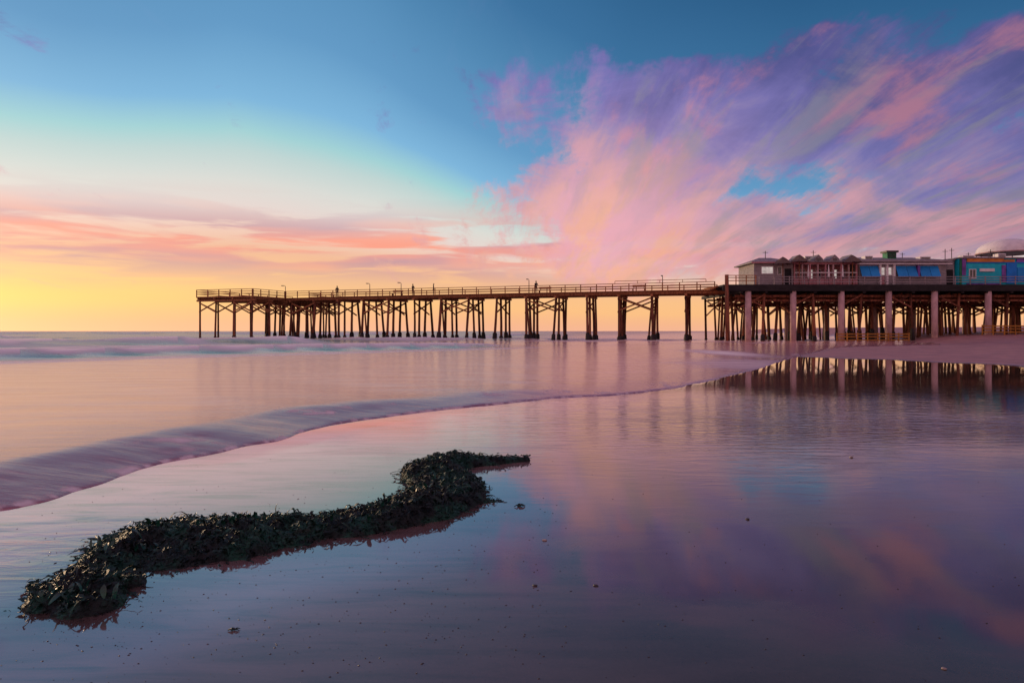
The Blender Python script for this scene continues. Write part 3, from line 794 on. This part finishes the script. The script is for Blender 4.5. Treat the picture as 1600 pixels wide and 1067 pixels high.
for x in (.6, 3.0, 5.1, 7.2):
    d_ = MB(); d_.poly([(x - .55, -.3, 3.16), (x + .55, -.3, 3.16), (x + .55, 2.2, 3.16), (x - .55, 2.2, 3.16), (x - .55, -.3, 3.45), (x + .55, -.3, 3.45), (x + .55, 2.2, 3.45), (x - .55, 2.2, 3.45), (x, -.3, 3.98), (x, 2.2, 3.98)],
              [(0, 3, 2, 1), (0, 1, 5, 8, 4), (2, 3, 7, 9, 6), (1, 2, 6, 5), (3, 0, 4, 7), (4, 8, 9, 7), (8, 5, 6, 9)])
    d2 = d_.build('dormer', M['roofgrey'], o)
    MB().box(x - .25, x + .25, -.34, -.30, 3.22, 3.5).build('louvre', M['glass'], d2)
# C: long hall with blue awnings
o = bld('long_hall', 44.7, 88.0, 'long low grey hall with dark blue awning panels and a pale entrance between them')
L_ = 11.2
MB().box(0, L_, 0, 9, 0, 3.1).build('wall', M['greywall'], o)
boards(o, 0, L_, .03, .95, -.003, M['greywall'], .3)
for x0_, x1_ in ((.1, 1.25), (1.3, 2.45), (4.75, 6.05), (6.1, 7.3), (7.7, 9.0), (9.05, 10.2)):
    MB().poly([(x0_, 0, 2.55), (x1_, 0, 2.55), (x1_, -.7, 1.15), (x0_, -.7, 1.15), (x0_, 0, 2.47), (x1_, 0, 2.47), (x1_, -.66, 1.1), (x0_, -.66, 1.1)],
              [(0, 3, 2, 1), (4, 5, 6, 7), (3, 7, 6, 2), (0, 4, 7, 3), (1, 2, 6, 5)]).build('awning', M['blue'], o)
MB().box(7.35, 7.62, -.5, 0, 1.1, 2.6).build('purple_panel', M['purple'], o)
for x in (2.6, 3.5, 4.4): MB().box(x - .12, x + .12, -.4, -.1, 0, 2.7).build('pillar', M['white'], o)
win(o, 2.8, 3.35, 1.3, 2.4, -.02, M['white'], M['litwin']); win(o, 3.65, 4.25, 1.3, 2.4, -.02, M['white'], M['litwin'])
dr = MB().box(2.85, 3.3, -.05, -.01, .02, 1.2).build('door', M['pinkwall'], o); MB().box(3.2, 3.24, -.1, -.05, .6, .7).build('handle', M['metal'], dr)
hip(o, 0, L_, 0, 9, 3.1, 1.0, M['roofgrey'], .5, 2.2)
MB().box(-.5, L_ + .5, -.62, -.503, 2.72, 2.84).build('gutter', M['white'], o)
MB().box(-.5, L_ + .5, -.62, -.503, 3.02, 3.22).build('fascia', M['greywall'], o)
vb = bld('roof_ventilator', 50.3, 91.0, 'dark boxy ventilator on the roof of the long grey hall', 'ventilator'); vb.location.z = ZP + 3.75
MB().box(-.6, .6, -.6, .6, 0, .8).build('housing', M['green'], vb); MB().box(-.8, .8, -.8, .8, .8, 1.05).build('cap', M['metal'], vb)
for z in (.15, .35, .55): MB().box(-.5, .5, -.66, -.6, z, z + .1).build('louvre', M['metal'], vb)
# D: grey link
o = bld('link_shed', 56.0, 88.3, 'plain grey shed between the long hall and the turquoise building')
MB().box(0, 1.2, 0, 6, 0, 3.3).build('wall', M['greywall'], o); MB().box(-.05, 1.25, -.2, 6.1, 3.3, 3.45).build('roof', M['roofgrey'], o)
MB().box(.2, 1.0, -.06, -.003, .03, 2.1).build('door', M['darkwood'], o)
# E: turquoise building
o = bld('turquoise_shop', 57.4, 87.6, 'bright turquoise shop with blue panels, orange fascia and a small white sign')
L_ = 8.8
MB().box(0, L_, 0, 9, 0, 3.45).build('wall', M['turq'], o)
boards(o, 1.0, L_ - 2.9, .3, 2.9, -.003, M['turq'], .36)
MB().box(.9, 5.6, -.18, -.003, 3.0, 3.42).build('fascia', M['orange'], o)
MB().box(5.65, 7.0, -.16, -.003, 3.0, 3.30).build('fascia', M['orange'], o)
MB().box(.9, L_, -.13, -.003, 2.86, 2.98).build('trim', M['brightblue'], o)
MB().box(6.0, 7.3, -.12, -.003, .25, 2.85).build('panel', M['brightblue'], o)
MB().box(5.4, 5.9, -.14, -.003, .4, 2.6).build('panel', M['purple'], o)
MB().box(7.4, L_ - .1, -.12, -.003, .5, 2.3).build('panel', M['blue'], o)
MB().box(7.3, L_, -.15, -.003, 3.0, 3.4).build('panel', M['purple'], o)
MB().box(0, .25, -.1, -.003, .0, 3.4).build('corner_board', M['green'], o)
MB().box(.3, .8, -.1, -.003, 1.3, 3.4).build('panel', M['purple'], o)
sg = MB().box(2.5, 4.4, -.22, -.14, 1.78, 2.16).build('sign_board', M['white'], o)
MB().box(.9, 5.3, -.10, -.04, .03, .28).build('plinth', M['purple'], o)
MB().box(-.2, L_ + .2, -.25, 9.2, 3.45, 3.62).build('roof', M['roofgrey'], o)
win(o, 1.2, 2.1, .9, 2.1, -.05, M['white'], M['glass'], 1)
# F: green and red kiosk at the frame edge
o = bld('kiosk', 66.4, 87.8, 'dark green kiosk with a red shutter right of the turquoise shop')
MB().box(0, 4.0, 0, 4, 0, 3.3).build('wall', M['green'], o)
red = mat('red_paint', (.75, .02, .09), .5, .1, 1.5)
MB().box(.6, 2.6, -.1, -.003, 1.2, 2.9).build('shutter', red, o)
MB().box(-.1, 4.1, -.2, 4.1, 3.3, 3.45).build('roof', M['pinkwall'], o)
# white tent roof
o = bld('tent_canopy', 68.2, 94, 'white domed tent canopy rising behind the turquoise shop', 'tent')
def dome(x0, r, h, z0):
    mb = MB(); n, k_ = 20, 7; pts = []
    for i in range(k_ + 1):
        a = i / k_ * math.pi / 2
        for j in range(n):
            b_ = 2 * math.pi * j / n; sc_ = 1 - .03 * (j % 2)
            pts.append((x0 + math.cos(a) * r * math.cos(b_) * sc_, math.cos(a) * r * math.sin(b_) * sc_, z0 + h * math.sin(a) ** .9))
    fs = [(i * n + j, i * n + (j + 1) % n, (i + 1) * n + (j + 1) % n, (i + 1) * n + j) for i in range(k_) for j in range(n)]
    return mb.poly(pts, fs)
dome(0, 3.7, 1.9, 4.9).build('canopy', M['white'], o, True)
MB().tube([(3.7 * math.cos(2 * math.pi * j / 24), 3.7 * math.sin(2 * math.pi * j / 24), 4.85) for j in range(25)], .09, 6).build('valance', M['concrete'], o, True)
for j in range(8):
    a = 2 * math.pi * j / 8; MB().tube([(3.6 * math.cos(a), 3.6 * math.sin(a), 0), (3.6 * math.cos(a), 3.6 * math.sin(a), 4.9)], .06, 6).build('pole', M['metal'], o)
# roof masts
for x, y, h, lb in ((61.5, 92, 1.1, 'short mast above the middle of the turquoise shop'), (63.8, 91, 1.4, 'thin mast left of the white tent canopy'), (33.4, 90, 1.0, 'thin mast on the small grey house roof'), (57.1, 90, 1.5, 'thin mast on the roof edge left of the turquoise shop'), (58.6, 91, 1.6, 'thin mast above the orange fascia'), (40.6, 92, 1.3, 'thin mast above the rose brown restaurant roof'), (52.6, 92, 1.0, 'thin mast right of the roof ventilator')):
    z = ZP + (3.45 if x == 57.1 else 3.62 if x > 58 else 3.7)
    o = empty('roof_mast', (x, y, z), 0, label=lb, cat='mast', group='roof masts')
    MB().tube([(0, 0, 0), (0, 0, h)], .05, 6).build('pole', M['metal'], o); MB().bar((-.35, 0, h * .8), (.35, 0, h * .8), .04, .05).build('crossbar', M['metal'], o)

# thatched umbrellas standing on the platform edge
def thatch_umbrella(x, y, label, h=3.2):
    o = empty('thatched_umbrella', (x, y, ZP), random.uniform(0, 1), label=label, cat='umbrella', group='thatched umbrellas on the platform')
    MB().tube([(0, 0, 0), (0, 0, h)], .06, 8).build('pole', M['wood'], o, True)
    mb = MB(); n = 18; pts = [(0, 0, h + .35)]
    for rr, zz__ in ((.35, h + .12), (.8, h - .25), (1.15, h - .6)):
        for j in range(n):
            a = 2 * math.pi * j / n; k = rr * random.uniform(.93, 1.07); pts.append((math.cos(a) * k, math.sin(a) * k, zz__ + random.uniform(-.06, .04)))
    fs = [(0, 1 + j, 1 + (j + 1) % n) for j in range(n)] + [(1 + i * n + j, 1 + (i + 1) * n + j, 1 + (i + 1) * n + (j + 1) % n, 1 + i * n + (j + 1) % n) for i in range(2) for j in range(n)]
    mb.poly(pts, fs).build('thatch_roof', M['thatch'], o, False)
thatch_umbrella(34.6, 87.2, 'thatched umbrella in front of the small grey house', 3.3)
thatch_umbrella(36.6, 87.0, 'thatched umbrella at the corner of the rose brown restaurant', 3.55)
thatch_umbrella(43.4, 87.0, 'thatched umbrella between the restaurant and the blue awnings', 3.5)

def roof_box(x, y, z, w, h, label):
    o = empty('roof_unit', (x, y, z), 0, label=label, cat='roof unit', group='roof units')
    MB().box(-w, w, -.5, .5, 0, h).build('housing', M['white'], o)
    for i in range(3): MB().box(-w * .8, w * .8, -.56, -.503, h * (.2 + .25 * i), h * (.2 + .25 * i) + h * .1).build('louvre', M['metal'], o)
roof_box(46.8, 90.0, ZP + 3.45, .5, .55, 'pale box unit on the hall roof, left of the ventilator')
roof_box(54.2, 90.0, ZP + 3.45, .7, .45, 'pale box unit on the hall roof, right of the ventilator')
roof_box(60.2, 90.5, ZP + 3.62, .8, .5, 'pale box unit above the orange fascia of the turquoise shop')
roof_box(64.6, 90.5, ZP + 3.62, .5, .75, 'pale box unit at the right end of the turquoise shop roof')
roof_box(39.2, 90.6, ZP + 3.45, .5, .6, 'pale box unit behind the restaurant dormers')
# pennant bunting posts and planters along the platform rail
for x, lb in ((37.8, 'pale parasol closed beside the restaurant rail, leftmost of three'), (40.4, 'pale parasol closed beside the restaurant rail, middle of three'), (42.2, 'pale parasol closed beside the restaurant rail, rightmost of three')):
    o = empty('closed_parasol', (x, 87.1, ZP), 0, label=lb, cat='parasol', group='closed parasols by the restaurant rail')
    MB().tube([(0, 0, 0), (0, 0, 2.7)], .03, 6).build('pole', M['metal'], o)
    MB().tube([(0, 0, 1.0), (0, 0, 1.5), (0, 0, 2.6)], [.16, .12, .03], 8, .1).build('folded_canopy', M['white'], o)

# ochre rail fence on the sand under the platform
def fence(x0, x1, y, n, label):
    z = ground_z((x0 + x1) / 2, y)
    o = empty('rail_fence', (x0, y, z), 0, label=label, cat='fence')
    L_ = x1 - x0
    for h in (.35, .75, 1.1): MB().box(0, L_, -.04, .04, h - .07, h + .07).build('rail', M['ochre'], o)
    for i in range(n + 1): MB().box(L_ * i / n - .07, L_ * i / n + .07, -.12, -.043, -.2, 1.25).build('post', M['ochre'], o)
fence(40.5, 49.5, 85.2, 7, 'low ochre rail fence on the sand among the middle piles')
fence(58.5, 64.0, 85.0, 4, 'low ochre rail fence on the sand below the turquoise shop')

# ------------------------------------------------------------------ stranded weed
heap_pts = [  # px, py(base centre), half width, height
    (60, 918, .06, .03), (100, 940, .17, .08), (140, 948, .17, .09), (125, 905, .15, .08), (165, 882, .17, .07), (215, 868, .30, .085), (290, 853, .45, .10), (370, 844, .42, .10),
    (450, 834, .34, .085), (530, 824, .28, .075), (600, 812, .27, .085), (660, 799, .31, .11), (700, 780, .30, .10), (690, 757, .28, .09), (672, 740, .26, .10), (700, 727, .24, .10),
    (745, 724, .17, .08), (790, 722, .10, .05), (822, 720, .04, .03)]
branch = [(700, 790, .14, .06), (735, 787, .07, .04), (778, 783, .03, .025)]
spur = [(200, 880, .08, .04), (205, 912, .07, .03)]
def chain(pts): return [(G(a, b_)[0], G(a, b_)[1], c_, d_) for a, b_, c_, d_ in pts]
chains = [chain(heap_pts), chain(branch), chain(spur)]
def heap_h(x, y):
    h = np.full(x.shape, -1.0)
    for ch in chains:
        for i in range(len(ch) - 1):
            ax, ay, aw, ah = ch[i]; bx, by, bw, bh = ch[i + 1]
            dx, dy = bx - ax, by - ay; L2 = dx * dx + dy * dy
            t_ = np.clip(((x - ax) * dx + (y - ay) * dy) / L2, 0, 1)
            dd_ = np.hypot(x - ax - t_ * dx, y - ay - t_ * dy); w = aw + (bw - aw) * t_; hh = ah + (bh - ah) * t_
            q = 1 - (dd_ / w) ** 2
            h = np.maximum(h, np.where(q > 0, hh * np.sqrt(np.clip(q, 0, 1)), q * .1))
    nz = fbm(x * 7, y * 7, 4, 55)
    nz2 = fbm(x * 2.6 + 9, y * 2.6, 3, 57)
    nz3 = fbm(x * 16, y * 16, 3, 59)
    return h * (.10 + 1.1 * nz + .6 * nz3) - .24 * (nz2 - .44) * np.clip(.9 - h * 6, .3, 1) - .03 * (nz - .5)
weed = empty('seaweed_heap', (G(400, 840)[0], G(400, 840)[1], 0), 0, label='long ragged heap of dark green seaweed curving across the wet sand', cat='seaweed')
wx0, wy0 = weed.location.x, weed.location.y
gx, gy = np.meshgrid(np.linspace(-3.2, .4, 400), np.linspace(2.6, 7.6, 420), indexing='ij')
hh = heap_h(gx, gy) 
ok = hh > -.01
vid = -np.ones(gx.shape, int); fcs = []; vs = []
quad = ok[:-1, :-1] | ok[1:, :-1] | ok[1:, 1:] | ok[:-1, 1:]
ii, jj = np.nonzero(quad)
need = set()
for i, j in zip(ii, jj):
    q = []
    for a_, b_ in ((i, j), (i + 1, j), (i + 1, j + 1), (i, j + 1)):
        if vid[a_, b_] < 0:
            vid[a_, b_] = len(vs); vs.append((gx[a_, b_] - wx0, gy[a_, b_] - wy0, max(hh[a_, b_], -.02)))
        q.append(vid[a_, b_])
    fcs.append(tuple(q))

m = bpy.data.materials.new('seaweed'); m.use_nodes = True; M['weed'] = m
T = NT(m.node_tree); p = T.n['Principled BSDF']
t = T.n.new('ShaderNodeTexCoord').outputs['Object']
n1 = T.noise(t, 5, 5, .6); n2 = T.noise(t, 55, 3, .6)
c = T.ramp(n1, [(.30, (.006, .009, .010, 1)), (.46, (.012, .026, .022, 1)), (.58, (.012, .085, .055, 1)), (.74, (.028, .030, .022, 1))])
c = T.mix(T.smooth(n2, .45, .7), c, (.006, .008, .008, 1))
T.put(p.inputs['Base Color'], c); p.inputs['Roughness'].default_value = .5; p.inputs['Specular IOR Level'].default_value = .25
b = T.n.new('ShaderNodeBump'); b.inputs['Strength'].default_value = 1; b.inputs['Distance'].default_value = .01
T.put(b.inputs['Height'], T.noise(t, 90, 4, .7)); T.l.new(b.outputs[0], p.inputs['Normal'])
mb = MB(); mb.v = vs; mb.f = fcs
core = mb.build('weed_mass', M['weed'], weed, True)

def leaf_arrays(n, xr, yr, hmin, smin, smax, up=.5):
    xs_ = rng.uniform(xr[0], xr[1], n * 14); ys_ = rng.uniform(yr[0], yr[1], n * 14)
    h = heap_h(xs_, ys_); k = h > hmin; xs_, ys_, h = xs_[k][:n], ys_[k][:n], h[k][:n]
    return xs_, ys_, h
V_, F_ = [], []
lx, ly, lh = leaf_arrays(15000, (-3.2, .4), (2.6, 7.6), -.004, 0, 0)
ex, ey, eh = leaf_arrays(1100, (-3.2, .4), (2.6, 7.6), -.055, 0, 0); kk = eh < -.004
lx, ly, lh = np.concatenate([lx, ex[kk]]), np.concatenate([ly, ey[kk]]), np.concatenate([lh, eh[kk]])
for x, y, h in zip(lx, ly, lh):
    L = random.choice((.6, .8, 1, 1, 1.5)) * random.uniform(.012, .034); w = L * random.uniform(.12, .42)
    a = random.uniform(0, 2 * math.pi); tilt = random.uniform(-.1, 1.15) ** 1.0
    dx, dy, dz = math.cos(a) * math.cos(tilt), math.sin(a) * math.cos(tilt), math.sin(tilt)
    sx, sy = -math.sin(a), math.cos(a); sz = random.uniform(-.6, .6)
    z = max(h, 0) + random.uniform(-.006, .010)
    b0 = len(V_); ox, oy = x - wx0, y - wy0
    V_ += [(ox, oy, z), (ox + dx * L * .5 + sx * w, oy + dy * L * .5 + sy * w, z + dz * L * .55 + sz * w), (ox + dx * L, oy + dy * L, z + dz * L * .8), (ox + dx * L * .5 - sx * w, oy + dy * L * .5 - sy * w, z + dz * L * .55 - sz * w)]
    F_ += [(b0, b0 + 1, b0 + 2), (b0, b0 + 2, b0 + 3)]
mb = MB(); mb.v = V_; mb.f = F_; o = mb.build('frond_tangle', M['weed'], weed); o['kind'] = 'stuff'
mb = MB()
qx, qy, qh = leaf_arrays(620, (-3.2, .4), (2.6, 7.6), -.022, 0, 0)
for x, y, h in zip(qx, qy, qh):
    a = random.uniform(0, 6.283); L = random.uniform(.06, .17); w = random.uniform(.004, .010); cx, cy = x - wx0, y - wy0; z = max(h, 0) + .003
    lift = random.uniform(-.01, .045) if h > .02 else 0
    pv = []
    for i in range(7):
        t_ = i / 6; hz = max(float(heap_h(np.array([cx + wx0]), np.array([cy + wy0]))[0]), 0) + .004 + lift * math.sin(t_ * 2.6)
        ww = w * math.sin(math.pi * min(.12 + t_ * .85, 1)); tw = math.sin(t_ * 5 + a)
        pv += [(cx - math.sin(a) * ww, cy + math.cos(a) * ww, hz + ww * tw * .8), (cx + math.sin(a) * ww, cy - math.cos(a) * ww, hz - ww * tw * .8 + .001)]
        a += random.uniform(-.5, .5); cx += math.cos(a) * L / 6; cy += math.sin(a) * L / 6
    mb.poly(pv, [(2 * i, 2 * i + 1, 2 * i + 3, 2 * i + 2) for i in range(6)])
o = mb.build('strap_tangle', M['weed'], weed); o['kind'] = 'stuff'
# fine strands: tangled stems lying on and sticking out of the heap
mb = MB()
sx_, sy_, sh_ = leaf_arrays(420, (-3.2, .4), (2.6, 7.6), -.006, 0, 0)
for x, y, h in zip(sx_, sy_, sh_):
    a = random.uniform(0, 2 * math.pi); pts = []; z = max(h, 0) + .004; cx, cy = x - wx0, y - wy0
    arch = random.uniform(.0, .035)
    n_ = 7
    for i in range(n_):
        t_ = i / (n_ - 1)
        hz = max(float(heap_h(np.array([cx + wx0]), np.array([cy + wy0]))[0]), 0) + .003
        pts.append((cx, cy, hz + arch * math.sin(t_ * math.pi) + (.02 * t_ if i > 4 and arch > .02 else 0)))
        a += random.uniform(-.6, .6); cx += math.cos(a) * .022; cy += math.sin(a) * .022
    mb.tube(pts, random.uniform(.0012, .0028), 4)
o = mb.build('stem_tangle', M['weed'], weed); o['kind'] = 'stuff'
# larger green leaves that can be picked apart
mg = mat('green_leaf', (.018, .14, .085), .4, .7, 20, bump=.2, spec=.5, col2=(.008, .05, .035))
def leaf_mesh(L, w):
    mb = MB(); n = 5; pts = []
    for i in range(n + 1):
        t_ = i / n; wd = w * math.sin(math.pi * min(t_ * .92 + .06, 1)) ** .8
        zc = .35 * L * math.sin(t_ * 1.8)
        pts += [(-wd, L * t_, zc + wd * .3), (0, L * t_, zc), (wd, L * t_, zc + wd * .3)]
    fs = []
    for i in range(n):
        for j in range(2): fs.append((i * 3 + j, i * 3 + j + 1, i * 3 + 4 + j, i * 3 + 3 + j))
    return mb.poly(pts, fs).mesh('leaf', mg, True)
random.seed(19)
lms = [leaf_mesh(.038, .010), leaf_mesh(.05, .012), leaf_mesh(.03, .011), leaf_mesh(.045, .008), leaf_mesh(.065, .013)]
spots = [(338, 822, 20, .10), (352, 836, 8, .2), (372, 838, 22, .14), (230, 870, 9, .12), (88, 945, 9, .08), (592, 806, 20, .14), (676, 738, 18, .14), (666, 790, 12, .14), (405, 826, 12, .12), (430, 824, 8, .1),
         (165, 868, 7, .1), (300, 832, 8, .2), (520, 820, 8, .2), (700, 770, 8, .2), (135, 950, 7, .12), (250, 850, 8, .2)]
for px, py, n_, sp in spots:
    cx, cy = G(px, py)
    for i in range(n_):
        x = cx + random.gauss(0, sp * .45); y = cy + random.gauss(0, sp * .45)
        h = float(heap_h(np.array([x]), np.array([y]))[0])
        if h < 0: continue
        o = link_mesh('leaf', random.choice(lms), None, weed, (x - wx0, y - wy0, h + .004))
        o.rotation_euler = (random.uniform(.1, 1.2), random.uniform(-.4, .4), random.uniform(0, 6.28)); s_ = random.uniform(.7, 1.35); o.scale = (s_, s_, s_)
# grit: crushed shell and weed crumbs washed over the wet sand
V_, F_ = [], []
for i in range(1500):
    q_ = random.uniform(150, 560); yy = F * CAM_H / q_; xx = yy * random.uniform(-.85, .9)
    if random.random() < .5:
        xx, yy = G(random.uniform(60, 900), random.uniform(760, 1040))
    if heap_h(np.array([xx]), np.array([yy]))[0] > -.01: continue
    if not (seg_dist(np.array([[xx, yy]]), edge)[0] > .25 and not inside(np.array([[xx, yy]]), sea_poly)[0]): continue
    r0 = random.choice((.0015, .0018, .0025, .004)); zc = ground_z(xx, yy); b0 = len(V_)
    for k in range(5):
        a = k * 1.2566 + random.uniform(-.4, .4); V_.append((xx + math.cos(a) * r0 * random.uniform(.6, 1.8), yy + math.sin(a) * r0, zc + .0005))
    V_.append((xx, yy, zc + r0 * .8)); F_ += [(b0 + k, b0 + (k + 1) % 5, b0 + 5) for k in range(5)]
mb = MB(); mb.v = V_; mb.f = F_; o = mb.build('shell_grit', M['pebble'], None)
tag(o, 'fine dark shell grit and weed crumbs strewn over the wet sand', 'grit', kind='stuff')
# loose scraps of weed near the heap
for px, py, lb in ((366, 986, 'small dark scrap of weed alone on the sand below the heap'), (812, 792, 'small scrap of weed beside the right end of the heap')):
    x, y = G(px, py); mb = MB()
    sz = y / 3.0
    for i in range(7):
        a = random.uniform(0, 6.28); mb.tube([(random.uniform(-.01, .01) * sz, random.uniform(-.01, .01) * sz, .003), (math.cos(a) * .012 * sz, math.sin(a) * .012 * sz, .009 * sz), (math.cos(a) * .028 * sz, math.sin(a) * .02 * sz, .004)], [.0015 * sz, .003 * sz, .001 * sz], 5)
    o = mb.build('weed_scrap', M['weed'], None, False, (x, y, ground_z(x, y))); tag(o, lb, 'seaweed scrap', 'loose scraps of weed')

# shells and pebbles
def stone(name, px, py, r, mt, label, cat):
    x, y = G(px, py); bm = bmesh.new(); bmesh.ops.create_icosphere(bm, subdivisions=2, radius=r)
    for v in bm.verts:
        k = 1 + .28 * mnoise.noise(v.co * (1.2 / r) + Vector((px, py, 0))); v.co = Vector((v.co.x * k * 1.3, v.co.y * k, v.co.z * k * .5))
    me = bpy.data.meshes.new(name); bm.to_mesh(me); bm.free(); me.polygons.foreach_set('use_smooth', [True] * len(me.polygons))
    o = link_mesh(name, me, mt, None, (x, y, ground_z(x, y) + r * .2)); o.rotation_euler.z = random.uniform(0, 3); tag(o, label, cat)
stone('shell', 1475, 1046, .008, M['shell'], 'small pale shell near the bottom right corner', 'shell')
stone('shell', 1330, 715, .02, M['shell'], 'small pale shell far out on the wet sand to the right', 'shell')
stone('shell', 851, 845, .012, M['shell'], 'small pale shell on wet sand right of the seaweed heap', 'shell')
stone('pebble', 836, 916, .011, M['pebble'], 'dark pebble on wet sand, left of a second dark pebble', 'pebble')
stone('pebble', 931, 916, .011, M['pebble'], 'dark pebble on wet sand near the middle of the foreground', 'pebble')
stone('pebble', 1168, 812, .014, M['pebble'], 'small dark pebble on pink reflecting sand', 'pebble')
